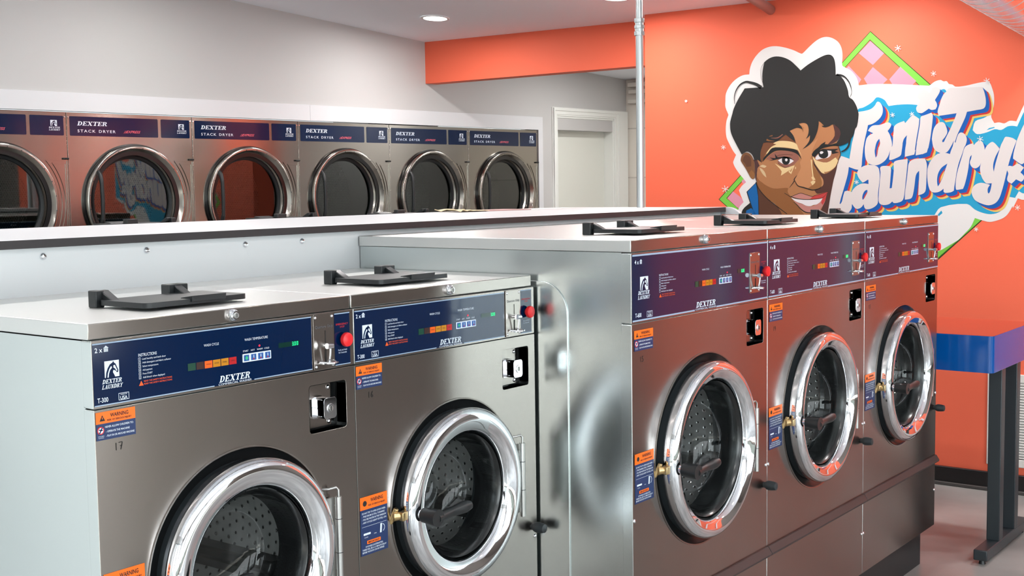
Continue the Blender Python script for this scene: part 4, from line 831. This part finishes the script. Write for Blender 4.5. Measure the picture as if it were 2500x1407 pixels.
def console300(root, w, fx, model):
    z0, z1 = 1.1605, 1.2725
    m = MB()                              # housing sheet with coin plate area left plain
    m.prism(rr(0.0, w, 1.1555, 1.2775, .002, 1), 0, FP, ms=1)
    con = m.build('control_panel', [STEEL, SIDE], root, .0012)
    m = MB(); y = -.0012
    xr = .524 * fx
    m.prism([(.0015, z0), (xr, z0), (xr, z1), (.0015, z1)], y, 0, 0)
    x2, x3 = .591 * fx, .6365 * fx
    m.prism([(x2, z0), (x3, z0), (x3, z1), (x2, z1)], y, 0, 0)
    ov = m.build('panel_overlay', NAVY, con)
    m = MB(); y = -.0017
    for a, b in ((.0015, xr), (x2, x3)): m.quad(a, b, z1 - .0022, z1, y, 1)
    m.quad(.0015, .266 * fx, z0, z0 + .002, y, 1); m.quad(.366 * fx, xr, z0, z0 + .002, y, 1); m.quad(x2, x3, z0, z0 + .0018, y, 1)
    W_ = 0
    text(m, '2 x', .006, 1.256, .0085, y, W_, bold=.01); basket(m, .0245, 1.256, .0095, y, W_)
    horse(m, .0245 * fx, .0545 * fx, 1.2095, 1.239, y, W_, 2)
    serif(m, 'DEXTER', .0185 * fx, 1.199, .0075, .040 * fx, y, W_); serif(m, 'LAUNDRY', .0175 * fx, 1.1895, .0072, .042 * fx, y, W_)
    text(m, 'T-300', .0075 * fx, 1.1665, .0085, y, W_, w=.022 * fx, bold=.012)
    frame2(m, .051 * fx, .073 * fx, 1.1655, 1.1785, .0009, y, W_); text(m, 'MADE IN', .062 * fx, 1.1745, .0024, y, W_, align='C'); text(m, 'USA', .062 * fx, 1.167, .0058, y, W_, align='C', bold=.015)
    text(m, 'INSTRUCTIONS', .096 * fx, 1.239, .0056, y, W_, w=.040 * fx)
    for i, s_ in enumerate(('Load laundry and latch door', 'Add detergent and fabric softener', 'Select temperature', 'Add payment', 'Press START', 'Add bleach when displayed')):
        zz = 1.2325 - i * .0068
        frame2(m, .0955 * fx, .1005 * fx, zz - .0008, zz + .0046, .0005, y, W_); text(m, str(i + 1), .098 * fx, zz + .0002, .0032, y, W_, align='C')
        text(m, s_, .104 * fx, zz, .0034, y, W_, w=.00192 * len(s_) * fx)
    m.flat([(.095 * fx, 1.1855), (.105 * fx, 1.1855), (.100 * fx, 1.1945)], y, 3)
    for i in (0, 1): text(m, 'READ THE SAFETY INSTRUCTIONS', .106 * fx, 1.1915 - i * .005, .003, y, 3, w=.062 * fx)
    text(m, 'WASH CYCLE', .244 * fx, 1.2405, .0048, y, W_, w=.036 * fx); text(m, 'WASH TEMPERATURE', .344 * fx, 1.2405, .0050, y, W_, w=.060 * fx)
    for i, s_ in enumerate(('START', 'HOT', 'WARM', 'COLD')): text(m, s_, (.346 + .0182 * i) * fx, 1.219, .0034, y, W_, align='C')
    serif(m, 'DEXTER', .278 * fx, 1.1665, .0125, .076 * fx, y, W_); text(m, 'COMMERCIAL WASHER', .276 * fx, 1.1605, .0042, y, W_, w=.083 * fx)
    text(m, 'EMERGENCY', .613 * fx, 1.2455, .0040, y, 4, w=.032 * fx, align='L') if False else None
    text(m, 'EMERGENCY', .5955 * fx, 1.2465, .0040, y, 4, w=.036 * fx); text(m, 'STOP', .614 * fx, 1.2405, .0040, y, 4, align='C')
    text(m, 'Push and Hold', .6005 * fx, 1.191, .0034, y, W_, w=.026 * fx); text(m, 'for 3 seconds', .6015 * fx, 1.1855, .0034, y, W_, w=.024 * fx)
    m.build('panel_lettering', [WHITEI, NAVYB, NAVY, ORANGEI, REDI], con, recalc=False)
    return con
def console600(root, w):
    z0, z1 = 1.1985, 1.3655
    m = MB(); m.prism(rr(0.0, w, 1.1935, 1.3700, .002, 1), 0, FP, ms=1)
    con = m.build('control_panel', [STEEL, SIDE], root, .0012)
    m = MB(); m.prism([(.003, z0), (w - .003, z0), (w - .003, z1), (.003, z1)], -.0012, 0, 0)
    m.build('panel_overlay', NAVY, con)
    m = MB(); y = -.0017; W_ = 0
    m.quad(.003, w - .003, z1 - .0045, z1, y, 1); m.quad(.003, .318, z0, z0 + .004, y, 1); m.quad(.440, w - .003, z0, z0 + .004, y, 1)
    text(m, '4 x', .014, 1.341, .0105, y, W_, bold=.01); basket(m, .0385, 1.341, .0105, y, W_)
    horse(m, .039, .078, 1.275, 1.309, y, W_, 2)
    serif(m, 'DEXTER', .029, 1.2640, .0095, .054, y, W_); serif(m, 'LAUNDRY', .028, 1.2525, .0090, .056, y, W_)
    text(m, 'T-600', .0155, 1.2085, .0105, y, W_, w=.029, bold=.012)
    frame2(m, .071, .098, 1.2055, 1.2205, .001, y, W_); text(m, 'MADE IN', .0845, 1.2155, .003, y, W_, align='C'); text(m, 'USA', .0845, 1.2072, .0066, y, W_, align='C', bold=.015)
    text(m, 'INSTRUCTIONS', .132, 1.3045, .0050, y, W_, w=.046)
    for i, s_ in enumerate(('Load laundry and latch door', 'Add detergent and fabric softener', 'Select temperature', 'Add payment', 'Press START', 'Add bleach when displayed')):
        zz = 1.2975 - i * .0068
        frame2(m, .1325, .1385, zz - .0008, zz + .0046, .0006, y, W_); text(m, s_, .142, zz, .0034, y, W_, w=.0023 * len(s_))
    m.flat([(.132, 1.2500), (.144, 1.2500), (.138, 1.2590)], y, 3)
    for i in (0, 1): text(m, 'READ THE SAFETY INSTRUCTIONS', .146, 1.2555 - i * .005, .003, y, 3, w=.066)
    text(m, 'WASH CYCLE', .358, 1.3045, .0046, y, W_, w=.040); text(m, 'WASH TEMPERATURE', .464, 1.3045, .0046, y, W_, w=.060)
    for i, s_ in enumerate(('START', 'HOT', 'WARM', 'COLD')): text(m, s_, .466 + .0185 * i, 1.2815, .0034, y, W_, align='C')
    serif(m, 'DEXTER', .325, 1.2065, .0150, .108, y, W_); text(m, 'COMMERCIAL WASHER', .322, 1.1995, .0048, y, W_, w=.116)
    text(m, 'EMERGENCY', .716, 1.3055, .0036, y, 4, w=.034); text(m, 'STOP', .733, 1.2995, .0036, y, 4, align='C')
    text(m, 'Push and Hold', .7165, 1.2500, .0034, y, W_, w=.030); text(m, 'for 3 seconds', .718, 1.2445, .0034, y, W_, w=.027)
    m.build('panel_lettering', [WHITEI, NAVYB, NAVY, ORANGEI, REDI], con, recalc=False)
    return con
def screws(parent, pts, y, r=.0042):
    for x, z in pts:
        mb = MB(); mb.lathe([(r, y), (r * .92, y - r * .35), (r * .6, y - r * .62), (0.0001, y - r * .72)], x, z, 14); mb.build('screw', CHROME, parent)
def washer(w, kind, number, loc, label):
    P = M300 if kind == 300 else M600
    fx = w / .649 if kind == 300 else 1.0
    root = empty('front_load_washer', loc)
    tag(root, label, 'washing machine', 'smaller two-load washers' if kind == 300 else 'larger four-load washers')
    D, top, con_z, bot = P['D'], P['top'], P['con'], P['bot']
    cx, cz, R, Ri, Rg = w / 2 + P['cxo'], P['cz'], P['R'], P['Ri'], P['Rg']
    rec = .085                                      # how deep the porthole sits in the front
    # cabinet: open-fronted sheet box
    m = MB(); t = .004; zt = top - P['lid'] - .001
    m.box(t, t + .002, FP, D, bot, zt); m.box(w - t - .002, w - t, FP, D, bot, zt); m.box(t, w - t, D - .002, D, bot, zt); m.box(t, w - t, FP, D, bot, bot + .002)
    m.box(t, w - t, FP, D, zt - .002, zt)
    cab = m.build('cabinet', SIDE, root)
    if kind == 600:
        m = MB(); m.prism(rr(.193, .86, .24, 1.292, .085, 10), .0002, t, axis='x'); m.build('side_panel', SIDE, cab, .003)
    # toe kick
    m = MB(); m.box(.03, w - .03, .045, D - .02, 0, bot); m.build('base', BLACKP, root)
    # front door panel with porthole and coin vault opening
    vx0, vx1, vz0, vz1 = ((.514 * fx, .622 * fx, 1.0245, 1.126) if kind == 300 else (.627, .734, 1.069, 1.1715))
    lip = .434
    m = MB()
    m.prism(rr(0, w, lip + .012, con_z, .002, 1), 0, FP, holes=[circ(cx, cz, Rg - .004, 72), rr(vx0, vx1, vz0, vz1, .007, 4)], ms=1)
    front = m.build('front_panel', [STEEL, SIDE], root, .0012)  # shell sides lighter than the front: bright reflection put into the colour
    m = MB(); m.prism(rr(0, w, bot, lip - .012, .002, 1), 0, FP, ms=1); m.build('lower_panel', [STEEL, SIDE], root, .0012)
    m = MB(); m.prism([(-.016, .421), (-.0185, .428), (-.006, .447), (.004, .447), (.004, .421)], .001, w - .001, axis='x')
    m.build('panel_lip', BRONZE, root, .001)
    m = MB(); scribble(m, number, .040, con_z - .098 if kind == 600 else con_z - .078, .0135, -.0006, 0); m.build('handwritten_number', INKB, front, recalc=False)
    # screws on the door panel edges
    screws(root, ((.0065, .697), (w - .0065, .697), (.0065, .305), (w - .0065, .305)) if kind == 600 else ((w - .009, .618), (.009, .618), (w - .009, .305), (.009, .305)), 0, .0055)
    # lid
    m = MB(); m.box(-.001, w - .003, P['lidy'], D, top - P['lid'], top); m.m[2] = 1; lid = m.build('lid', [STEELT, STEEL], root, .002)  # front face darker than the top: reflected tones put into the colours
    lx = w * .495
    m = MB(); lz = top - .014; m.lathe([(.0125, P['lidy']), (.0125, P['lidy'] - .003), (.0105, P['lidy'] - .010), (.0085, P['lidy'] - .0125), (.0001, P['lidy'] - .0125)], lx, lz, 28)
    m.lathe([(.0062, P['lidy'] - .0128), (.0055, P['lidy'] - .0145), (.0001, P['lidy'] - .0145)], lx, lz, 20, 1); m.box(lx - .0006, lx + .0006, P['lidy'] - .0150, P['lidy'] - .0145, lz - .004, lz + .004, 2)
    m.build('lid_lock', [CHROME, SATIN, BLACKP], lid)
    # detergent flap on the top
    ax, ay = (.190, .098) if kind == 300 else (.246, .124)
    m = MB(); m.prism(rr(ax, ax + .252, ay, ay + .158, .014, 5), top + .005, top + .016, axis='z')
    m.prism([(ay - .004, top + .010), (ay - .006, top + .0225), (ay + .030, top + .0175), (ay + .034, top + .0155)], ax + .105, ax + .19, axis='x')
    flap = m.build('detergent_flap', BLACKP, root, .002)
    for hx in (ax - .006, ax + .170):
        m = MB(); m.box(hx, hx + (.020 if hx < ax else .050), ay + .155, ay + .182, top, top + .034)
        m.prism([(ay + .120, top + .014), (ay + .160, top + .034), (ay + .172, top + .034), (ay + .172, top + .022), (ay + .14, top + .012)], hx + .014, hx + .034, axis='x')
        m.build('hinge', BLACKP, flap, .002)
    # console
    con = console300(root, w, fx, number) if kind == 300 else console600(root, w)
    if kind == 300: c0, cw, cz0, cz1, b0, bz, bh, lz, dx0, dx1, dz0, dz1, ex, ez = .204 * fx, .0198 * fx, 1.1985, 1.2125, .3375 * fx, 1.1985, .0165, (.3815 * fx, 1.2275), .432 * fx, .489 * fx, 1.2165, 1.2265, .6165 * fx, 1.2150
    else: c0, cw, cz0, cz1, b0, bz, bh, lz, dx0, dx1, dz0, dz1, ex, ez = .319, .0198, 1.2625, 1.2775, .456, 1.2610, .0175, (.503, 1.2905), .566, .611, 1.284, 1.2955, .7345, 1.2790
    m = MB()
    for i in range(6): m.quad(c0 + cw * i + .0008, c0 + cw * (i + 1) - .0008, cz0, cz1, -.0018, i if i < 5 else 4) if i != 4 else m.quad(c0 + cw * i + .0008, c0 + cw * (i + 1) - .0008, cz0, cz1, -.0018, 3)
    for i, s_ in enumerate(('', '', 'WASH', 'RINSE', 'FINAL', 'SPIN')):
        if s_: text(m, s_, c0 + cw * (i + .5), cz0 + .006, .0028, -.0021, 5, align='C')
    m.build('cycle_indicators', [CY1, CY2, CY3, CY4, CY5, INKB], con, recalc=False)
    m = MB(); bw = .0183 * (fx if kind == 300 else 1.0)
    m.prism(rr(b0, b0 + bw * 4, bz, bz + bh, .001, 2), -.0025, -.001, 0)
    for i in range(4):
        m.quad(b0 + bw * i + .0025, b0 + bw * (i + 1) - .0025, bz + .0022, bz + bh - .0022, -.0030, 1)
        mx = b0 + bw * (i + .5)
        if i == 0: m.flat([(mx - .004, bz + bh / 2), (mx, bz + .0035), (mx + .004, bz + bh / 2), (mx, bz + bh - .0035)], -.0034, 2)
        else: m.quad(mx - .0008, mx + .0008, bz + .005, bz + bh - .004, -.0034, 0); m.flat(circ(mx, bz + .005, .0016, 10), -.0034, 3)
    m.build('temperature_buttons', [WHITEI, BTNB, BTNG, REDB], con, recalc=False)
    m = MB(); m.flat(circ(lz[0], lz[1], .0020, 14), -.0020, 0); m.build('indicator_light', LED_R, con, recalc=False)
    m = MB(); m.quad(dx0, dx1, dz0, dz1, -.0018, 0)
    dig = '3.00' if kind == 300 else '6.00'; hh = (dz1 - dz0) * .78; wd = hh * .48; gx = dx1 - .004 - (3 * wd + 2 * .0026)
    SEG = {'0': 'abcdef', '3': 'abcdg', '6': 'acdefg'}
    zz = dz0 + (dz1 - dz0) * .11; tt = hh * .13
    for k, c in enumerate(dig.replace('.', '')):
        X = gx + k * (wd + .0026); S = SEG[c]
        if 'a' in S: m.quad(X, X + wd, zz + hh - tt, zz + hh, -.0021, 1)
        if 'g' in S: m.quad(X, X + wd, zz + hh / 2 - tt / 2, zz + hh / 2 + tt / 2, -.0021, 1)
        if 'd' in S: m.quad(X, X + wd, zz, zz + tt, -.0021, 1)
        if 'f' in S: m.quad(X, X + tt, zz + hh / 2, zz + hh, -.0022, 1)
        if 'b' in S: m.quad(X + wd - tt, X + wd, zz + hh / 2, zz + hh, -.0022, 1)
        if 'e' in S: m.quad(X, X + tt, zz, zz + hh / 2, -.0022, 1)
        if 'c' in S: m.quad(X + wd - tt, X + wd, zz, zz + hh / 2, -.0022, 1)
        if k == 0: m.quad(X + wd + .0007, X + wd + .0018, zz, zz + tt, -.0021, 1)
    m.build('display', [DISPG, LED_G], con, recalc=False)
    m = MB(); m.lathe([(.0085, 0), (.0085, -.006), (.0150, -.008), (.0158, -.012), (.0145, -.0165), (.0080, -.0185), (.0001, -.019)], ex, ez, 32)
    m.build('stop_button', REDB, con)
    # coin plate
    if kind == 300: px0, px1, pz0, pz1 = .528 * fx, .5885 * fx, 1.1575, 1.2755
    else: px0, px1, pz0, pz1 = .641, .7045, 1.2205, 1.3375
    m = MB(); m.prism(rr(px0, px1, pz0, pz1, .003, 3), -.003, -.001); cp = m.build('coin_plate', STEEL, root, .0008)
    m = MB(); pw = px1 - px0; text(m, 'Quarters Only', px0 + pw * .08, pz1 - .030, .0062, -.0034, 0, w=pw * .84)
    sx = px0 + pw * .56; m.quad(sx - .0011, sx + .0011, pz1 - .062, pz1 - .036, -.0034, 1); m.quad(sx - .0025, sx + .0025, pz0 + .012, pz0 + .042, -.0034, 1)
    m.build('coin_plate_lettering', [GREYT, INKB], cp, recalc=False)
    screws(cp, ((px0 + .006, pz0 + .007), (px1 - .006, pz0 + .007), (px0 + .006, pz1 - .007), (px1 - .006, pz1 - .007)), -.003, .0034)
    m = MB()
    kz = pz0 + .050
    m.cyl((sx, -.003, kz), (sx, -.018, kz), .0042); m.cyl((sx - .012, -.020, kz + .001), (sx + .004, -.020, kz), .0062, .0055, 20)
    m.tube([(sx, -.018, kz - .004), (sx + .001, -.016, kz - .018), (sx + .001, -.012, pz0 + .014)], .0024, 10)
    m.build('coin_lever', CHROME, cp); m = MB()
    m.tube([(sx - .020, -.006, pz0 + .016), (sx - .012, -.022, pz0 + .0145), (sx, -.027, pz0 + .014), (sx + .012, -.022, pz0 + .0145), (sx + .020, -.006, pz0 + .016)], [.003] * 5, 10)
    m.box(sx - .019, sx + .019, -.022, -.003, pz0 + .0125, pz0 + .0155)
    m.build('coin_tray', CHROME, cp)
    # coin vault
    m = MB(); dp = .034; o = rr(vx0, vx1, vz0, vz1, .007, 4); n = len(o)
    m.add([(p[0], 0, p[1]) for p in o] + [(p[0], dp, p[1]) for p in o], [(i, (i + 1) % n, n + (i + 1) % n, n + i) for i in range(n)], 0); m.prism(o, dp, None, 0)
    m.prism(rr(vx0 + .004, vx1 - .026, vz0 + .006, vz1 - .005, .002, 2), dp - .012, dp - .006, 1)
    vault = m.build('coin_vault', [BLACKG, STEEL], root)
    m = MB(); bx = (vx0 + vx1) / 2 - .012; bz_ = (vz0 + vz1) / 2
    m.prism(rr(bx - .022, bx + .016, bz_ - .024, bz_ + .022, .006, 4), .014, dp - .008, 0); m.prism(rr(bx - .014, bx + .023, bz_ - .023, bz_ + .022, .008, 5), -.014, .026, 0)
    m.cyl((bx + .005, -.0140, bz_ - .001), (bx + .005, -.0158, bz_ - .001), .0105, .0095, 26); m.build('lock_box', CHROME, vault, .003, seg=3)
    m = MB(); m.cyl((bx + .005, -.0159, bz_ - .001), (bx + .005, -.0165, bz_ - .001), .006, seg=20); m.box(bx + .0042, bx + .0058, -.0172, -.0164, bz_ - .006, bz_ + .004, 1); m.build('keyhole', [SATIN, BLACKP], vault)
    screws(vault, ((vx0 + .011, vz0 + .014), (vx1 - .033, vz0 + .014), (vx0 + .011, vz1 - .013), (vx1 - .033, vz1 - .013)), dp - .012, .005)
    # stickers
    def sticker(name, x0, x1, z0, z1, split, fn):
        m = MB(); m.quad(x0, x1, split, z1, -.0007, 0); m.quad(x0, x1, z0, split, -.0007, 1); fn(m, x0, x1, z0, z1, split); m.build(name, [ORANGES, NAVYS, INKB, WHITEI, REDI], front, recalc=False)
    def tri(m, x, z, h, y=-.0011):
        m.flat([(x, z), (x + h * 1.05, z), (x + h * .52, z + h)], y, 2); m.flat([(x + h * .40, z + h * .62), (x + h * .62, z + h * .62), (x + h * .52, z + h * .2)], y - .0003, 0)
    def s1(m, x0, x1, z0, z1, sp):
        W = x1 - x0; H = z1 - sp; y = -.0011
        tri(m, x0 + W * .09, sp + H * .22, H * .52); text(m, 'WARNING', x0 + W * .36, sp + H * .48, H * .32, y, 2, w=W * .46, bold=.02); text(m, 'RISK OF SERIOUS INJURY', x0 + W * .28, sp + H * .17, H * .15, y, 2, w=W * .62, bold=.02)
        h = sp - z0; m.flat(circ(x0 + W * .11, z0 + h * .60, W * .085, 24), y, 4); m.flat(circ(x0 + W * .11, z0 + h * .60, W * .062, 24), y - .0002, 3)
        line2(m, (x0 + W * .07, z0 + h * .42), (x0 + W * .15, z0 + h * .78), W * .03, y - .0004, 1); line2(m, (x0 + W * .06, z0 + h * .66), (x0 + W * .16, z0 + h * .60), W * .025, y - .0004, 1)
        text(m, 'NEVER ALLOW CHILDREN TO:', x0 + W * .22, z0 + h * .72, h * .12, y, 3, w=W * .72, bold=.01); text(m, '- OPERATE THE MACHINE', x0 + W * .24, z0 + h * .43, h * .12, y, 3, w=W * .60, bold=.01); text(m, '- PLAY IN OR AROUND MACHINE', x0 + W * .24, z0 + h * .17, h * .12, y, 3, w=W * .72, bold=.01)
        text(m, 'CHILDREN', x0 + W * .04, z0 + h * .22, h * .06, y, 3, w=W * .15); text(m, 'PLAYING', x0 + W * .05, z0 + h * .12, h * .06, y, 3, w=W * .13)
    def s2(m, x0, x1, z0, z1, sp):
        W = x1 - x0; H = z1 - sp; y = -.0011; h = sp - z0
        m.flat(circ(x0 + W * .17, sp + H * .48, H * .22, 12), y, 2); text(m, 'WARNING', x0 + W * .38, sp + H * .52, H * .28, y, 2, w=W * .46, bold=.02); text(m, 'RISK OF SERIOUS INJURY', x0 + W * .30, sp + H * .22, H * .13, y, 2, w=W * .62, bold=.02)
        for i, s_ in enumerate(('DO NOT TRY TO OPEN DOOR WHEN', '- THE DRUM IS STILL TURNING', '- YOU SEE WATER IN THE WINDOW', '- ANY CYCLE LIGHT IS STILL ON')): text(m, s_, x0 + W * .06, sp - h * (.095 + .068 * i), h * .038, y, 3, w=W * .0305 * len(s_), bold=.01)
        m.quad(x0 + W * .05, x1 - W * .05, sp - h * .375, sp - h * .37, y, 3)
        m.prism(rr(x0 + W * .10, x0 + W * .36, sp - h * .56, sp - h * .515, h * .015, 2), y, None, 3); m.flat([(x0 + W * .70, sp - h * .60), (x0 + W * .76, sp - h * .60), (x0 + W * .79, sp - h * .40), (x0 + W * .72, sp - h * .40)], y, 3)
        m.lathe([(W * .105, y), (W * .09, y)], x0 + W * .78, sp - h * .5, 12, 3, -1.2, 1.3); text(m, 'CLOSED', x0 + W * .13, sp - h * .62, h * .022, y, 3); text(m, 'OPEN', x0 + W * .48, sp - h * .585, h * .022, y, 3)
        m.prism(rr(x0 + W * .22, x0 + W * .72, z0 + h * .235, z0 + h * .31, h * .01, 2), y, None, 0); text(m, 'IMPORTANT', x0 + W * .47, z0 + h * .252, h * .04, y - .0003, 2, w=W * .42, align='C', bold=.02)
        for i, s_ in enumerate(('IF POWER IS INTERRUPTED', 'THERE WILL BE A 2-3 MINUTE DELAY', 'BEFORE THE DOOR CAN BE OPENED')): text(m, s_, x0 + W * (.17 if i == 0 else .05), z0 + h * (.165 - .058 * i), h * .036, y, 3, w=W * .0275 * len(s_), bold=.01)
    if kind == 300: sticker('warning_sticker', .003, .085, 1.099, 1.1495, 1.1285, s1); sticker('door_sticker', .005, .092, .725, .857, .828, s2)
    else: sticker('warning_sticker', .011, .102, 1.1245, 1.1760, 1.1545, s1); sticker('door_sticker', .010, .102, .738, .865, .838, s2)
    # dished surround, black for its gasket and painted-in dark reflections, and rubber seal behind the door ring
    m = MB(); m.lathe([(Rg + .0005, -.0002), (Rg, -.0022), (Rg - .003, -.0018), (Rg - .005, .001)], cx, cz, 80, 0)
    m.lathe([(Rg - .005, .0005), (Rg - .010, .005), (Rg - .02, .010), (Rg - .05, .016), (R - .04, .012)], cx, cz, 80, 1)
    m.build('door_surround', [STEEL, BLACKG], root)
    m = MB(); m.lathe([(R - .006, .012), (R - .004, -.008), (R - .012, -.014), (Ri, -.012), (Ri - .004, .02)], cx, cz, 80); m.build('seal_and_shadow_ring', RUBBER, root)
    # door
    door = None
    m = MB()
    m.lathe([(R - .010, -.006), (R, -.010), (R + .001, -.026), (R + .0005, -.034), (R - .003, -.040), (R - .009, -.0445), (R - .016, -.0472), (R - .024, -.0480), ((R + Ri) / 2, -.0468), (Ri + .014, -.0425), (Ri + .007, -.0375), (Ri + .002, -.0300), (Ri - .001, -.020), (Ri - .002, -.012), (Ri - .004, .004)], cx, cz, 96)
    door = m.build('door', CHROME, root)
    m = MB(); m.lathe([(Ri - .003, -.020), (Ri - .012, -.010), (Ri - .016, .020), (Ri - .020, .050)], cx, cz, 80, 0); m.build('window_gasket', BLACKG, door)
    m = MB(); rb = Ri - .014
    m.lathe([(rb, -.012), (rb * .99, .010), (rb * .93, .045), (rb * .84, .075), (rb * .72, .092), (rb * .55, .100), (rb * .3, .104), (.0001, .105)], cx, cz, 72); m.build('door_glass', GLASSW, door)
    # handle on the ring, left side
    hx, hz = cx - (R + Ri) / 2 - .002, cz - (.002 if kind == 300 else .012)
    m = MB(); m.cyl((hx, -.045, hz), (hx, -.056, hz), .0105, seg=22, mi=1)
    m.cyl((hx, -.056, hz), (hx, -.100, hz - .001), .0170, .0200, 26)
    n_ = 7; path = [(hx + .004 + .120 * i / n_, -.090 + .004 * math.sin(i / n_ * math.pi), hz - .004 + .006 * (i / n_) ** 1.5) for i in range(n_ + 1)]
    m.tube(path, [.0130, .0125, .0118, .0115, .0120, .0135, .0145, .0105], 14)
    m.build('door_handle', [BLACKP, CHROME], door)
    m = MB(); lx0 = cx - R - .010; m.cyl((lx0 - .012, -.006, hz), (lx0 + .010, -.020, hz), .012, .009, 14); m.box(lx0 - .004, lx0 + .020, -.030, -.012, hz - .010, hz + .010); m.cyl((lx0 - .010, .004, hz - .018), (lx0 - .006, -.012, hz + .018), .006, .006, 10)
    m.build('door_latch', BRASS, door, .0015)
    # hinge on the right
    qx = cx + Rg + .008 if kind == 300 else cx + Rg + .018
    h0, h1 = ((.690, .900) if kind == 300 else (.700, .905))
    m = MB(); m.cyl((qx, -.018, h0), (qx, -.018, h1 - .018), .0075, seg=18)
    for k in (.33, .68): m.cyl((qx, -.018, h0 + (h1 - h0) * k), (qx, -.018, h0 + (h1 - h0) * k + .0015), .0082, seg=18, mi=1)
    m.tube([(qx + .001, -.018, h1 - .02), (qx + .001, -.018, h1 - .004), (qx - .004, -.016, h1 + .002), (qx - .022, -.012, h1 + .001), (qx - .03, .0, h1)], .0028, 10)
    m.box(qx - .034, qx - .004, -.010, -.004, h0 + .01, h1 - .02); m.box(qx - .004, qx + .022, -.006, -.0005, h0 + .03, h1 - .04); m.build('door_hinge', [SATIN, BLACKP], root, .001)
    # rubber stop
    kx, kz = w - .020, (.646 if kind == 300 else .640)
    m = MB(); m.lathe([(.009, 0), (.0095, -.006), (.013, -.010), (.0145, -.018), (.0135, -.030), (.0115, -.040), (.006, -.0425), (.0001, -.043)], kx, kz, 24); m.build('door_stop', RUBBER, root)
    # drum
    rd = Rg - .012; dd = min(D - .06, .46)
    m = MB(); m.lathe([(Ri + .01, .030), (Ri + .004, .075), (Ri + .02, .082), (rd, .084)], cx, cz, 64, 2)
    k = len(m.v); m.lathe([(rd, .084), (rd, dd)], cx, cz, 64, 0)
    seg = 64; uvs = {}
    m.lathe([(rd, dd - .004), (rd * .8, dd), (rd * .3, dd + .012), (.0001, dd + .014)], cx, cz, 64, 1)
    dr = m.build('drum', [DRUMW, DRUMB, RUBBER], root, recalc=False)
    uvl = dr.data.uv_layers.new(name='UVMap')
    for p in dr.data.polygons:
        for li in p.loop_indices:
            v = dr.data.vertices[dr.data.loops[li].vertex_index].co
            a = math.atan2(v.z - cz, v.x - cx)
            uvl.data[li].uv = (a * rd, v.y)
        us = [uvl.data[li].uv[0] for li in p.loop_indices]
        if max(us) - min(us) > 3 * rd:
            for li in p.loop_indices:
                if uvl.data[li].uv[0] < 0: uvl.data[li].uv[0] += 2 * math.pi * rd
    m = MB()
    for a in (95, 215, 335):
        a = math.radians(a); c_, s_ = math.cos(a), math.sin(a)
        pr = [(-.03, rd - .002), (-.012, rd - .05), (.012, rd - .05), (.03, rd - .002)]
        f0 = [(cx + u * -s_ + r_ * c_, .11, cz + u * c_ + r_ * s_) for u, r_ in pr]; f1 = [(p[0], dd - .01, p[2]) for p in f0]
        m.add(f0 + f1, [(0, 1, 2, 3), (4, 7, 6, 5), (0, 4, 5, 1), (1, 5, 6, 2), (2, 6, 7, 3)], 0)
    m.build('drum_paddles', DRUMW, dr, .006)
    return root
GAP = .0
W17 = washer(.649, 300, '17', (0.000, -.006, 0), 'nearest small steel washer, blue panel, handwritten 17 below the sticker')
W16 = washer(.663, 300, '16', (0.650, -.006, 0), 'small steel washer marked 16, right beside the taller washers')
XS = 1.3215
W15 = washer(.761, 600, '15', (XS, -.298, 0), 'tall steel washer marked 15 with its whole galvanised side showing')
W14 = washer(.761, 600, '14', (XS + .7622, -.298, 0), 'middle tall steel washer of the right-hand three, orange reflections')
W13 = washer(.761, 600, '13', (XS + 2 * .7622, -.298, 0), 'farthest tall steel washer, last in the row, beside the blue table')
for k, nm in enumerate(('first', 'second', 'third')):
    c = copy_tree(W15); c.location = (2.062 + .7622 * k, 2.432, 0); c.rotation_euler = (0, 0, math.pi)
    c['label'] = ('washer behind the white counter, black flap hinges showing below the second dryer from the left',
                  'washer behind the white counter, black flap hinges showing below the third dryer from the left',
                  'washer behind the white counter, black flap hinges showing just beside the magazine and paper')[k]
    c['group'] = 'washers hidden behind the white counter'
